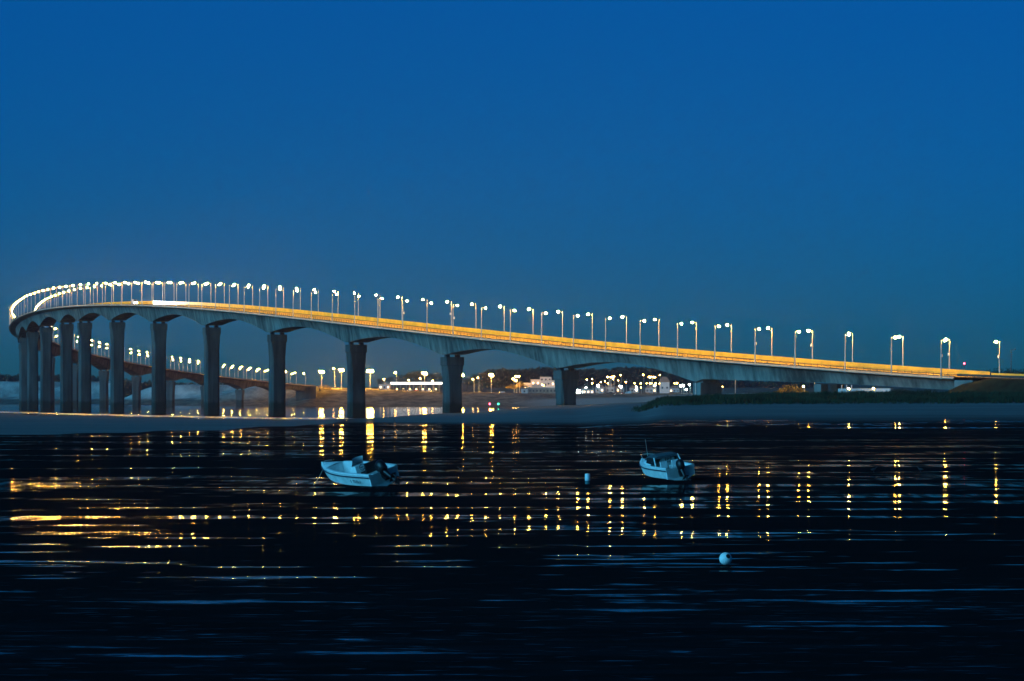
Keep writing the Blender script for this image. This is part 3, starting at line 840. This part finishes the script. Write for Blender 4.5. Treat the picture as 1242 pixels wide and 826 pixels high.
def make_bush(name, label, px, base, Y, w, h, seed, m, group=None):
    rg = random.Random(seed); q = P(px, base, Y); g = gz(q.x, Y) if base is None else q.z
    t = thing(name, label, 'bush', (q.x, Y, g - .2), 0, group)
    mb = MB()
    n = max(4, int(w / h * 3))
    for k in range(n):
        u = (k + .5) / n * 2 - 1
        hh = h * (1 - .75 * u * u) * rg.uniform(.75, 1.05)
        leaf_clump(mb, (u * w * .45, rg.uniform(-.15, .15) * w, hh * .5), (w / n * 1.3, w * .2, hh * .55), 110, h * .06, rg)
    mb.build('foliage', m, t)
    mb = MB()
    for k in range(5): mb.tube([(rg.uniform(-.2, .2) * w, 0, -.3), (rg.uniform(-.35, .35) * w, 0, h * .5)], [.06, .02], 5)
    mb.build('stem', M['bark'], t)
    return t
make_bush('bush', 'golden lit bush behind the dune under the right part of the bridge', 960, 477.0, 985, 10.0, 3.1, 3, M['bush'])
make_bush('bush', 'low dark bush on the dune crest left of the embankment', 1092, 476.0, 742, 5.5, 1.3, 4, M['leaf'])
make_bush('bush', 'flat dark bush on the dune crest beneath the lit wall', 1040, 476.5, 745, 5.0, .9, 5, M['leaf'])
make_bush('bush', 'yellow floodlit bush beside the white villas, the smaller on the left', 621, 471.5, 2800, 10, 4.6, 6, M['bush'])
make_bush('bush', 'yellow floodlit bush beside the white villas, the taller on the right', 632, 470.5, 2815, 11, 6.0, 7, M['bush'])
make_bush('bush', 'golden lit bush on the rocks right of the distant abutment', 393, 474.5, 2785, 16, 6.0, 8, M['bush'])

# ------------------------------------------------------------------ street lamps on the far shore and in the town
def make_shore_lamp(label, h, r, m, arm=1.2, name='street_lamp', group=None):
    t = thing(name, label, 'street lamp', (0, 0, 0), 0, group)
    mb = MB(); mb.tube([(0, 0, -1), (0, 0, h)], [.22, .12], 6); mb.build('pole', M['steel'], t)
    if arm:
        mb = MB(); mb.tube([(0, 0, h - .1), (-arm, 0, h + .1)], .09, 5); mb.build('arm', M['steel'], t)
    o = lantern_mesh(r, r * .8).build('lantern', m, t); o.location = (-arm - r * .3, 0, h)
    return t
floods = [(390, 451, 'tall floodlight glaring above the rocks right of the distant abutment'),
          (414, 449, 'tall floodlight glaring just left of the third tall pier from the right'),
          (449, 450, 'brightest floodlight, just right of the third tall pier from the right'),
          (515, 453, 'tall floodlight glaring above the right part of the white lit canopy'),
          (560, 455, 'tall floodlight glaring just right of the second tall pier from the right'),
          (596, 455, 'tall floodlight standing alone on the low terrace above the red marker')]
for px, py, lab in floods:
    Y = 2800; q = P(px, py, Y); g = gz(q.x, Y)
    big = px == 449
    h = q.z - g; R_, n_ = (2.1, 8) if big else (1.3, 6)
    t = thing('floodlight', lab, 'floodlight', (q.x, Y, g), 0, 'floodlights on the far shore')
    mb = MB(); mb.tube([(0, 0, -1), (0, 0, h + .3)], [.28, .16], 7); mb.build('mast', M['steel'], t)
    mb = MB(); mb.tube([(R_ * .7 * math.cos(a), R_ * .7 * math.sin(a), h + .9) for a in np.linspace(0, 2 * math.pi, 17)], .09, 5, 0, False)
    mb.tube([(-R_ * .7, 0, h + .9), (R_ * .7, 0, h + .9)], .09, 5); mb.build('added_head_ring', M['steel'], t)
    for j in range(n_):  # ring of lamp heads added to spread the glare wide
        a = 2 * math.pi * j / n_
        o = lantern_mesh(.85 if big else .62, .62 if big else .5).build('lantern', M['flood'], t); o.location = (R_ * math.cos(a), R_ * math.sin(a), h + (.45 if j % 2 else -.45))
mids = [(406, 447), (481, 452), (467, 460), (497, 461), (511, 459), (526, 462), (575, 460), (581, 458)]
for px, py in mids:
    Y = 2815; q = P(px, py, Y); g = gz(q.x, Y)
    t = make_shore_lamp('x', max(3, q.z - g), 1.0 if px == 481 else .6, M['town_lamp'], .8)
    w = {406: 'lamp close beside the floodlight left of the third tall pier from the right', 481: 'taller lamp above the left end of the white lit canopy', 467: 'small lamp on the low lit building left of the canopy',
         497: 'small lamp over the middle of the white lit canopy', 511: 'small lamp just under the floodlight over the canopy', 526: 'small lamp at the right end of the white lit canopy',
         575: 'small lamp, left one of the pair between the two floodlights', 581: 'small lamp, right one of the pair between the two floodlights'}[px]
    t['label'] = w; t.location = (q.x, Y, g); t['group'] = 'lamps on the far terrace'
for px, py in [(623.5, 459.5), (627, 456.5), (630.2, 456.5), (626.8, 461.5)]:
    Y = 2810; q = P(px, py, Y); g = gz(q.x, Y)
    t = make_shore_lamp('lamp in the cluster of four above the yellow bushes', q.z - g, .9, M['town_lamp'], .5); t.location = (q.x, Y, g); t['group'] = 'cluster above the yellow bushes'
town = [(712.5, 460.5), (719, 459.5), (719, 465), (729.5, 463.5), (734.5, 462.5), (738.5, 457.5), (738, 465), (741.5, 457.5), (745.5, 456.5), (744.5, 460), (753.5, 455), (750.5, 461.5), (759.8, 463.3),
        (770.5, 465), (778, 465), (781, 454.5), (778, 470), (788, 457), (791.5, 457), (785, 465), (789, 465), (791.5, 465), (796, 465), (801, 454.5), (801, 465), (805, 465), (819, 465), (822, 465), (877, 469), (660, 467.5), (674, 476), (673.5, 468)]
tl = None
for px, py in town:
    Y = rnd.uniform(2790, 2930); q = P(px, py, Y); g = gz(q.x, Y); h = max(2.5, q.z - g)
    t = make_shore_lamp('small glowing lamp among the roofs of the town beyond the right shore', h, rnd.uniform(.35, .6), M['town_lamp'], .4)
    t.location = (q.x, Y, g); t['group'] = 'lamps of the far town'
for px, py, r, lab in [(726.5, 467.8, 1.2, 'white street lamp left of the centre of the far town'), (753.7, 469, 1.2, 'white street lamp above the red car in the far town'), (711.5, 470, .7, 'small white lamp right of the dazzling light on the shore'),
                  (702.5, 475, 2.2, 'dazzling white light beside the first tall pier from the right'), (772.5, 469.3, .7, 'greenish white lamp, upper of a pair at the end of the dune'), (772.5, 472.5, .7, 'greenish white lamp, lower of a pair at the end of the dune'),
                  (795, 468, .8, 'white lamp behind the left end of the dune'), (826.5, 468, 1.0, 'white lamp left of the low broad pier, left of a pair'), (829.5, 467.5, .9, 'white lamp left of the low broad pier, right of a pair'),
                  (833, 472.5, .8, 'low white lamp beside the white wall of the broad pier'), (837, 466.5, .8, 'bluish white lamp above the left end of the broad pier'), (868, 467, 1.5, 'large white lamp under the girder above the broad pier')]:
    Y = 2780 if px < 860 else 1400; q = P(px, py, Y); g = gz(q.x, Y)
    t = make_shore_lamp(lab, max(1.5, q.z - g), r if px < 860 else .7, M['white_lamp'], .3); t.location = (q.x, Y, g)
# double lamp mast in the town
for px, top in ((791, 457.2), (740, 457)):
    Y = 2770; q = P(px, top, Y); g = gz(q.x, Y); h = q.z - g
    t = thing('lamp_mast', 'tall mast with two golden lamp heads, ' + ('left of the dune' if px > 780 else 'in the middle of the far town'), 'street lamp', (q.x, Y, g))
    mb = MB(); mb.tube([(0, 0, -1), (0, 0, h)], [.35, .25], 6); mb.box((0, 0, h), (4.4, .25, .25)); mb.build('mast', M['steel'], t)
    for x in (-2.0, 2.0):
        o = lantern_mesh(.9, .6).build('lantern', M['town_lamp'], t); o.location = (x, 0, h - .2)

# ------------------------------------------------------------------ buildings on the far shore
def make_house(label, px0, px1, ytop, ybase, Y, roof='flat', wallm=None, lit=(), name='house', storeys=2):
    a = P(px0, ybase, Y); b = P(px1, ytop, Y)
    w = b.x - a.x; z0 = min(a.z, gz((a.x + b.x) / 2, Y)); h = b.z - z0; d = min(9.0, max(5, w * .8))
    t = thing(name, label, 'house' if name == 'house' else 'building', ((a.x + b.x) / 2, Y, z0))
    mb = MB(); hw = h if roof == 'flat' else h * .68
    mb.box((0, d / 2, hw / 2 - .5), (w, d, hw + 1)); mb.build('wall', wallm or M['white_wall'], t)
    mb = MB()
    if roof == 'flat': mb.box((0, d / 2, hw + .15), (w + .5, d + .5, .3))
    else:
        e = .4
        A = [Vector((-w / 2 - e, -e, hw)), Vector((w / 2 + e, -e, hw)), Vector((w / 2 + e, d + e, hw)), Vector((-w / 2 - e, d + e, hw))]
        r0, r1 = Vector((-w / 2 + d * .3, d / 2, h)), Vector((w / 2 - d * .3, d / 2, h))
        mb.face([A[0], A[1], r1, r0]); mb.face([A[2], A[3], r0, r1]); mb.face([A[1], A[2], r1]); mb.face([A[3], A[0], r0]); mb.face(A[::-1])
    mb.build('roof', M['cornice'] if roof == 'flat' else M['roof_tile'], t)
    n = max(1, int(w / 2.8)); k = 0
    for s in range(storeys):
        for i in range(n):
            x = (i + .5) / n * w - w / 2; z = hw * (s + .5) / storeys
            mb = MB(); mb.box((x, -.04, z), (1.3, .12, min(1.5, hw / storeys * .55)))
            mb.build('window', M['window_light'] if k in lit else M['dark_glass'], t); k += 1
    return t
make_house('white flat-roofed villa, lowest and leftmost of the white group', 635.5, 644, 464.5, 470, 2830, 'flat', lit=(0,), storeys=1)
make_house('white flat-roofed villa with a lit upper floor, second of the white group', 643.8, 655.5, 460.5, 470, 2840, 'flat', lit=(2, 3))
make_house('tall white villa at the back of the white group', 655, 669, 457.3, 470, 2870, 'flat', lit=(3,), storeys=3)
make_house('white villa with orange lit windows close beside the first tall pier', 662.5, 673.5, 461.5, 470, 2835, 'flat', lit=(0, 1, 3))
make_house('long low dark building in front of the white villas', 632, 675, 470.8, 477, 2800, 'flat', M['abutment'], (0, 14, 20), 'building', 1)
make_house('tiny pale hut at the foot of the yellow bushes', 632, 640, 472.2, 475.5, 2780, 'flat', lit=(), storeys=1)
make_house('low building with salmon pitched roof lit by a lamp', 800.5, 812, 457, 466, 2840, 'hip', lit=(), storeys=1)
for k, (x0, x1, y0, lab) in enumerate([(705, 714, 468.5, 'dim house left of the town centre behind the shore light'), (722, 733, 466.5, 'dim house below the first lamps of the far town'), (735, 745, 466, 'house at the foot of the golden mast in the town centre'),
                                  (747, 757, 467, 'dim house behind the red car in the far town'), (764, 775, 467.5, 'dim house between the town and the end of the dune'), (783, 796, 467.5, 'house behind the golden mast left of the dune'), (812, 824, 468, 'pale house behind the dune left of the broad pier')]):
    make_house(lab, x0, x1, y0, 477, 2850 + 8 * k, 'hip', None, (k % 3,), 'house', 1)
make_house('low shop front with a brightly lit window strip by the first tall pier', 706.5, 720.5, 472.5, 478, 2775, 'flat', None, (0, 1, 2, 3), 'shop', 1)
# toll canopy
Y = 2800; a = P(473.5, 465.5, Y); b = P(536.5, 465.5, Y)
g = gz((a.x + b.x) / 2, Y); w = b.x - a.x; h = a.z - g
t = thing('toll_canopy', 'long white lit canopy over the toll lanes on the far shore', 'canopy', ((a.x + b.x) / 2, Y, g))
mb = MB(); mb.box((0, 4, h + .5), (w, 9, .9)); mb.build('roof', M['white_wall'], t)
mb = MB(); mb.box((0, -.6, h + .5), (w - .4, .16, 1.6)); mb.build('fascia', M['canopy_light'], t)
for i in range(8):
    mb = MB(); mb.box(((i + .5) / 8 * w - w / 2, 3.5, h / 2 - .4), (.4, .4, h + .8)); mb.build('column', M['steel'], t)
for i in range(7):
    x = a.x + (i + 1) / 8 * w
    tb = thing('toll_booth', 'small lit toll booth under the white canopy', 'booth', (x, Y + 1.0, g), 0, 'toll booths under the canopy')
    mb = MB(); mb.box((0, 0, 1.2), (1.6, 2.2, 2.6)); mb.build('cabin', M['white_wall'], tb)
    mb = MB(); mb.box((0, -1.13, 1.7), (1.3, .08, 1.0)); mb.build('window', M['window_light'], tb)
make_house('low pale lit building at the left end of the white canopy', 459.5, 473, 466.2, 473, 2795, 'flat', None, (0, 2), 'building', 1)
# parked cars along the terrace and in the town
cars = [(463, 2790, 'car_white', 'pale'), (489, 2786, 'car_dark', 'dark'), (497, 2786, 'car_white', 'pale'), (505, 2786, 'car_red', 'red'), (520, 2786, 'car_white', 'pale'), (528, 2786, 'car_dark', 'dark'), (755, 2768, 'car_red', 'red'), (762, 2768, 'car_white', 'white'), (740, 2768, 'car_dark', 'dark'), (728, 2768, 'car_white', 'pale'), (609, 2780, 'car_white', 'pale')]
nm = ['pale parked car at the left end of the low lit building', 'dark parked car below the left part of the white canopy', 'pale parked car below the middle of the white canopy', 'red parked car below the middle of the white canopy', 'pale parked car below the right part of the white canopy', 'dark parked car at the right end of the white canopy',
      'red parked car on the shore road of the far town', 'white parked van beside the red car in the far town', 'dark parked car left of the red car in the far town', 'pale parked car at the left of the far town', 'pale parked car alone left of the yellow bushes']
for (px, Y, pm, c), lab in zip(cars, nm):
    q = P(px, 477, Y); t = make_car(lab, M[pm], M['town_lamp'] if px in (497, 520, 609) else None, 'van' in lab)
    t.location = (q.x, Y, gz(q.x, Y) + .05); t.rotation_euler = (0, 0, rnd.choice((-1.57, -1.3, 0, 3.14)))
# lit low wall with posts, and small posts under the right part of the bridge
a = P(1017, 475, 905); b = P(1080, 475, 868)
t = thing('low_wall', 'low lit wall behind the dune under the right end of the bridge', 'wall', (a.x, a.y, min(a.z, b.z) - .9))
d = Vector((b.x - a.x, b.y - a.y, 0)); L = d.length; t.rotation_euler = (0, 0, math.atan2(d.y, d.x))
mb = MB(); mb.box((L / 2, 0, .85), (L, .3, 1.7)); mb.build('masonry', M['white_wall'], t)
mb = MB(); mb.box((L / 2, 0, 1.76), (L, .44, .12)); mb.build('coping', M['cornice'], t)
for k, px in enumerate((1021, 1027, 1033)):
    q = P(px, 475, 890); t = thing('post', ('first', 'second', 'third')[k] + ' of three short pale posts behind the low lit wall', 'post', (q.x, q.y, q.z - 1))
    mb = MB(); mb.tube([(0, 0, 0), (0, 0, 2.6)], .14, 8); mb.lathe([(.2, 2.6), (.2, 2.75), (.02, 2.85)], 8); mb.build('shaft', M['white_wall'], t)
for px, y0, y1, Y, lab in ((892, 458, 475, 990, 'tall pale post under the girder right of the broad pier'), (988, 464, 475, 960, 'short pale post right of the golden bush'), (843.5, 464.5, 478, 940, 'thin pale post in front of the broad pier')):
    q = P(px, y0, Y); g = P(px, y1, Y).z - 1.5
    t = thing('post', lab, 'post', (q.x, Y, g)); mb = MB(); mb.tube([(0, 0, 0), (0, 0, q.z - g)], .13, 8); mb.lathe([(.16, q.z - g - .1), (.16, q.z - g + .05), (.01, q.z - g + .1)], 8); mb.build('shaft', M['white_wall'], t)
# sodium lamps standing under the right part of the bridge, lighting the bush and the wall
for px, py, Y, lab in ((975, 468.5, 975, 'small lamp just above the golden bush'), (1060, 471.0, 858, 'small lamp beside the right end of the low lit wall'), (1030, 471.5, 880, 'small lamp near the posts of the low lit wall')):
    q = P(px, py, Y); g = q.z - 2.6
    t = make_shore_lamp(lab, 2.6, .21, M['lamp'], .3); t.location = (q.x, Y - 2.0, g)

# ------------------------------------------------------------------ channel markers
for px, c, lab in ((594, 'red', 'channel marker post with a red light on the water'), (604.5, 'green', 'channel marker post with a green light on the water')):
    Y = 2080; q = P(px, 490.5, Y); t = thing('channel_marker', lab, 'marker', (q.x, Y, LV))
    mb = MB(); mb.lathe([(.9, -1), (.9, .5), (.35, 1.0), (.25, q.z - LV - .4), (.5, q.z - LV - .35)], 10); mb.build('post', M['dark_steel'], t)
    o = lantern_mesh(.5, .5).build('lamp', M[c + '_lamp'], t); o.location = (0, 0, q.z - LV + .3)

# ------------------------------------------------------------------ boats
def hull_sections(L, B, D, fl=.5):
    S = []
    for t in np.linspace(0, 1, 19):
        k = max(0.0, (t - .42) / .58)
        b = B / 2 * (.94 + .06 * math.sin(min(1, t / .42) * math.pi / 2)) * max(0.0, 1 - k ** 2.0) ** .85
        b = max(b, .02)
        keel = 0.62 * D * max(0.0, (t - .62) / .38) ** 2.2
        g = D * (1 + .16 * t * t)
        ch = keel + (.36 + .22 * k) * (g - keel) * .8
        S.append((t * L, b, keel, g, ch))
    return S
def make_hull(t, L, B, D, inner_floor=.38, foredeck=.70, m=None):
    S = hull_sections(L, B, D)
    mb = MB()
    rows = []
    for x, b, k, g, c in S:
        bx = .86 * b
        q = max(0.0, x / L - .55) / .45
        xc, xk = x - .22 * q * q, x - .50 * q * q
        rows.append([Vector(p) for p in ((x, -b, g), (x - .03 * q, -b * .985, g - .10), (xc, -bx, c), ((xc + xk) / 2, -bx * .5, (k + c) / 2 - .03), (xk, 0, k), ((xc + xk) / 2, bx * .5, (k + c) / 2 - .03), (xc, bx, c), (x - .03 * q, b * .985, g - .10), (x, b, g))])
    mb.grid(rows, 0, False); mb.face(rows[0])
    hull = mb.build('hull', m or M['hull_white'], t)
    # rub rail: dark strip under the gunwale
    mb = MB()
    for sgn in (-1, 1):
        rr = []
        for x, b, k, g, c in S:
            y = sgn * (b + .012)
            rr.append([Vector((x, y, g - .16)), Vector((x, y + sgn * .035, g - .15)), Vector((x, y + sgn * .035, g - .10)), Vector((x, y, g - .09))])
        mb.grid(rr, 0, False)
    mb.build('rub_rail', M['blue_stripe'], t)
    # gunwale, inner sides and floor of the cockpit
    mb = MB(); rr = []
    for x, b, k, g, c in S:
        if x / L > foredeck: break
        w = .17
        xi = max(x, .1)
        fz = max(inner_floor, k + .1)
        rr.append([Vector(p) for p in ((x, -b, g + .004), (x, -b + .03, g + .05), (x, -b + w, g + .05), (xi, -b + w + .03, fz), (xi, b - w - .03, fz), (x, b - w, g + .05), (x, b - .03, g + .05), (x, b, g + .004))])
    mb.grid(rr, 0, False)
    mb.face(list(reversed(rr[-1][2:6])))
    fr = []
    for x, b, k, g, c in S:
        if x / L < foredeck - .045: continue
        fr.append([Vector((x, -b, g + .006)), Vector((x, -b * .8, g + .055)), Vector((x, 0, g + .10)), Vector((x, b * .8, g + .055)), Vector((x, b, g + .006))])
    mb.grid(fr, 0, True)
    # transom inside and engine well
    mb.box((.06, 0, D * .62), (.12, B * .9, D * .70))
    mb.build('deck', M['gelcoat'], t)
    return S
def make_outboard(t, x, z, tilt, s=1.0):
    e = bpy.data.objects.new('outboard_motor', None); col.objects.link(e); e.parent = t
    e.location = (x, 0, z); e.rotation_euler = (0, tilt, 0); e.scale = (s, s, s)
    mb = MB(); rows = []
    for zz, ax, ay, ox in ((.02, .16, .13, 0), (.08, .26, .20, -.03), (.28, .30, .22, -.06), (.46, .28, .21, -.07), (.56, .20, .16, -.05), (.60, .03, .03, -.03)):
        rows.append([Vector((ox - .12 + ax * math.cos(a), ay * math.sin(a), zz)) for a in np.linspace(0, 2 * math.pi, 12, endpoint=False)])
    mb.grid(rows, 0, True, True); mb.face(list(rows[-1])); mb.build('cowling', M['engine'], e)
    mb = MB(); mb.tube([(-.12, 0, .05), (-.14, 0, -.35), (-.16, 0, -.78)], [.12, .085, .06], 10)
    mb.box((-.2, 0, -.52), (.44, .26, .025)); mb.box((-.18, 0, -.9), (.24, .03, .22)); mb.box((.06, 0, -.1), (.12, .3, .34))
    mb.tube([(.02, 0, -.74), (-.14, 0, -.76), (-.34, 0, -.74)], [.02, .07, .05], 8)
    mb.build('leg', M['engine'], e)
    mb = MB()
    for k in range(3):
        R = Matrix.Translation((-.37, 0, -.74)) @ Matrix.Rotation(k * 2 * math.pi / 3, 4, 'X') @ Matrix.Rotation(.5, 4, 'Z')
        mb.box((0, 0, .10), (.02, .09, .16), 0, R)
    mb.build('propeller', M['dark_steel'], e)
    return e
def settle(t, heel, trim, rz, px, py, Y):
    """turn the stranded boat and let its lowest point rest in the mud"""
    Rm = (Matrix.Rotation(rz, 4, 'Z') @ Matrix.Rotation(trim, 4, 'Y') @ Matrix.Rotation(heel, 4, 'X'))
    low = 1e9
    for c in t.children:
        if c.name.startswith('hull'):
            low = min((Rm @ v.co).z for v in c.data.vertices)
    t.rotation_euler = (heel, trim, rz)
    t.location = (P(px, py, Y).x, Y, -low - .05)

# boat with open cockpit, leaning to port
bA = thing('motorboat', 'white open motorboat with centre console stranded on the mud, bow to the left', 'boat')
SA = make_hull(bA, 6.0, 2.2, .95, .34, .80)
mb = MB(); rows = []
for z, w, d in ((.34, .42, .34), (.9, .40, .30), (1.18, .36, .22)):
    rows.append([Vector((2.35 + sx * d, sy * w, z)) for sx, sy in ((-1, -1), (1, -1), (1, 1), (-1, 1))])
mb.grid(rows, 0, False, True); mb.face(list(rows[-1])); mb.build('console', M['gelcoat'], bA)
mb = MB(); rows = []
for a in np.linspace(-1.2, 1.2, 9):
    x0, y0 = 2.28 + .34 * math.cos(a), .40 * math.sin(a) / math.sin(1.2)
    rows.append([Vector((x0, y0, 1.17)), Vector((x0 - .18, y0 * .92, 1.62)), Vector((x0 - .20, y0 * .9, 1.62)), Vector((x0 - .02, y0 * .98, 1.17))])
mb.grid(rows, 0, True, True); mb.build('windscreen', mat('smoked_acrylic', (.30, .30, .32), .25), bA)
mb = MB(); mb.tube([(1.98 + .0, .18 * math.cos(a), 1.06 + .18 * math.sin(a)) for a in np.linspace(0, 2 * math.pi, 15)], .018, 6, 0, False)
mb.tube([(2.15, 0, 1.02), (1.98, 0, 1.06)], .025, 6); mb.tube([(1.98, -.17, 1.06), (1.98, .17, 1.06)], .012, 5); mb.build('steering_wheel', M['rubber'], bA)
mb = MB(); mb.box((1.30, 0, .58), (.5, .85, .48)); mb.build('seat_box', M['gelcoat'], bA)
mb = MB(); mb.box((1.30, 0, .87), (.54, .9, .10)); mb.box((1.06, 0, 1.17), (.12, .85, .5)); mb.build('seat_cushion', M['rubber'], bA)
mb = MB(); mb.box((.35, .68, .62), (.42, .42, .5)); mb.box((.35, -.68, .62), (.42, .42, .5)); mb.build('stern_locker', M['gelcoat'], bA)
mb = MB(); mb.tube([(5.3, -.3, 1.1), (5.35, -.3, 1.25), (5.6, 0, 1.27), (5.35, .3, 1.25), (5.3, .3, 1.1)], .02, 6); mb.build('bow_rail', M['steel'], bA)
make_outboard(bA, -.10, .74, math.radians(58), 1.30)
# registration letters on the port side near the stern (dark, too small to read)
mb = MB()
for k, (dx, bars) in enumerate(((1.62, 'I'), (1.36, 'T'), (1.20, 'E'), (1.04, 'E'), (.88, 'L'), (.72, 'I'))):
    y0 = 1.0; z = .62
    def bar(x, zz, w, h): mb.box((x, 0, zz), (w, .012, h))
    if bars in 'IT': bar(dx, z, .03, .17)
    if bars == 'T': bar(dx, z + .08, .12, .03)
    if bars in 'EL':
        bar(dx + .04, z, .03, .17); bar(dx, z - .075, .10, .025)
    if bars == 'E': bar(dx, z, .09, .025); bar(dx, z + .075, .10, .025)
sl = math.atan2(.985 * 1.0 - .86, .45)
lt = mb.build('registration_letters', M['blue_stripe'], bA)
lt.location = (0, 1.06, 0); lt.rotation_euler = (-.22, 0, 0)
settle(bA, math.radians(-17), math.radians(-1.5), math.radians(128), 469, 590, 186)
# small cruiser with a cuddy, stern towards the viewer
bB = thing('motorboat', 'white cuddy motorboat stranded stern towards the viewer on the right of the flat', 'boat')
SB = make_hull(bB, 5.4, 2.05, .88, .34, .62)
mb = MB(); rows = []
for x, w, z in ((2.45, .80, 1.32), (2.9, .80, 1.34), (3.4, .72, 1.24), (4.1, .55, 1.10), (4.7, .28, 1.05)):
    base = 1.0 if x < 4 else .98
    rows.append([Vector((x, -w, base - .06)), Vector((x, -w * .9, z * .93)), Vector((x, -w * .4, z)), Vector((x, w * .4, z)), Vector((x, w * .9, z * .93)), Vector((x, w, base - .06))])
mb.grid(rows, 0, True); mb.build('cuddy', M['gelcoat'], bB)
mb = MB(); rows = []
for x, z, w in ((1.75, 1.50, .80), (2.2, 1.60, .86), (2.8, 1.56, .82), (3.3, 1.36, .74)):
    rows.append([Vector((x, -w, z - .10)), Vector((x, -w * .7, z)), Vector((x, w * .7, z)), Vector((x, w, z - .10)), Vector((x, w * .98, z - .15)), Vector((x, -w * .98, z - .15))])
mb.grid(rows, 0, False, True); mb.face(list(reversed(rows[0]))); mb.face(rows[-1]); mb.build('roof', M['canvas'], bB)
for sgn in (-1, 1):
    mb = MB(); mb.face([(1.75, sgn * .87, 1.0), (3.0, sgn * .81, 1.08), (2.8, sgn * .83, 1.42), (1.85, sgn * .83, 1.42)][::sgn]); mb.build('side_window', M['dark_glass'], bB)
    mb = MB(); mb.tube([(1.55, sgn * .88, .95), (1.82, sgn * .80, 1.45)], .04, 6); mb.build('pillar', M['gelcoat'], bB)
mb = MB(); mb.face([(3.5, -.66, 1.20), (3.5, .66, 1.20), (3.25, .68, 1.36), (3.25, -.68, 1.36)]); mb.build('windscreen', M['dark_glass'], bB)
mb = MB(); mb.box((2.4, -.32, 1.0), (.2, .9, .5)); mb.build('dashboard', M['gelcoat'], bB)
mb = MB(); mb.tube([(2.2, -.32 + .2 * math.cos(a), 1.2 + .2 * math.sin(a)) for a in np.linspace(0, 2 * math.pi, 15)], .022, 6, 0, False); mb.tube([(2.2, -.5, 1.2), (2.2, -.14, 1.2)], .015, 5); mb.tube([(2.2, -.32, 1.2), (2.35, -.32, 1.12)], .03, 6); mb.build('steering_wheel', M['rubber'], bB)
for y in (-.35, .42):
    mb = MB(); mb.box((1.6, y, .62), (.45, .45, .5)); mb.box((1.38, y, .98), (.1, .44, .42)); mb.build('seat', M['gelcoat'], bB)
mb = MB(); mb.tube([(2.9, .7, 1.5), (2.9, .72, 2.55)], [.016, .008], 5); mb.build('antenna', M['steel'], bB)
mb = MB(); mb.tube([(3.9, .62, 1.05), (3.95, .6, 1.35), (4.9, .22, 1.38), (5.1, 0, 1.38), (4.9, -.22, 1.38), (3.95, -.6, 1.35), (3.9, -.62, 1.05)], .018, 6); mb.build('bow_rail', M['steel'], bB)
make_outboard(bB, -.10, .62, math.radians(34), 1.10)
settle(bB, math.radians(-9), math.radians(-2), math.radians(113), 827, 582, 199)
# mooring lines
def rope(label, p0, p1, sag):
    p0, p1 = Vector(p0), Vector(p1); pts = []
    for u in np.linspace(0, 1, 12):
        q = p0.lerp(p1, u); q.z -= sag * 4 * u * (1 - u); q.z = max(q.z, .015); pts.append(q)
    mb = MB(); mb.tube(pts, .022, 6); return tag(mb.build('mooring_rope', M['rope']), label, 'rope')
bpy.context.view_layer.update()
q = bA.matrix_world @ Vector((5.9, 0, .85)); rope('mooring rope slanting from the bow of the open motorboat to the mud', q, P(380.5, 588, 188) * 1.0 + Vector((0, 0, 0)) - Vector((0, 0, P(380.5, 588, 188).z - .02)), .1)

# ------------------------------------------------------------------ buoys, stake, birds
Y = 98.6; q = P(880, 676, Y)
t = thing('mooring_buoy', 'round white buoy with a dark eye lying on the mud in the foreground', 'buoy', (q.x, Y, 0))
r = .19
mb = MB(); mb.lathe([(r * math.sin(a) + .0005, r - r * math.cos(a) - .012) for a in np.linspace(0.0, math.pi, 17)], 24); mb.build('ball', M['buoy'], t)
dv = Vector((.36, -.78, .42)).normalized()
R = Matrix.Translation(Vector((0, 0, r - .012)) + dv * (r - .010)) @ dv.to_track_quat('Z', 'Y').to_matrix().to_4x4()
mb = MB(); mb.lathe([(.002, .0135), (.048, .0125), (.050, .013), (.058, .018), (.066, .010), (.070, -.010)], 18, 0, R); mb.build('eye', M['rubber'], t)
Y = 190.0; q = P(712.5, 587, Y)
t = thing('canister_buoy', 'small white canister buoy standing on the mud left of the cuddy motorboat', 'buoy', (q.x, Y, 0))
mb = MB(); mb.lathe([(.02, .20), (.14, .20), (.148, .23), (.148, .57), (.13, .60), (.05, .615), (.01, .62)], 16); mb.build('canister', M['buoy'], t)
mb = MB(); mb.lathe([(.02, -.05), (.12, -.05), (.135, .02), (.135, .20), (.02, .205)], 16); mb.build('base', M['teal_band'], t)
Y = 545.0; q = P(478, 519, Y); g = gz(q.x, Y)
mb = MB(); mb.tube([(0, 0, -.5), (.02, 0, 1.8), (-.03, 0, 3.5)], [.06, .05, .03], 7)
o = mb.build('stake', M['wood']); o.location = (q.x, Y, g); tag(o, 'thin wooden stake standing at the edge of the sand bank', 'stake')
def make_bird(label, px, py, rz):
    Y = CAM_H * F / (py - HOR + 2.0); q = P(px, py, Y)
    t = thing('wading_bird', label, 'bird', (q.x, Y, 0), rz, 'small dark birds on the flat')
    mb = MB(); rows = []
    for x, z, r in ((-.24, .20, .01), (-.16, .21, .05), (-.04, .22, .085), (.07, .24, .075), (.12, .29, .045), (.15, .35, .035), (.18, .38, .038), (.21, .38, .02), (.27, .37, .004)):
        rows.append([Vector((x, r * math.cos(a), z + r * math.sin(a))) for a in np.linspace(0, 2 * math.pi, 9, endpoint=False)])
    mb.grid(rows, 0, True, True)
    for y in (-.03, .03):
        mb.tube([(0, y, .17), (-.02, y, .08), (.0, y, -.01)], .008, 5); mb.tube([(-.01, y, .0), (.05, y, .004)], .007, 4)
    mb.build('body', M['bird'], t)
make_bird('small dark bird near the reflection second from the right edge', 1116, 571, 2.6)
make_bird('small dark bird left of the bright lamp reflection on the right', 1060, 571.5, .3)
make_bird('small dark bird between the two stranded motorboats', 559, 571.5, 2.9)
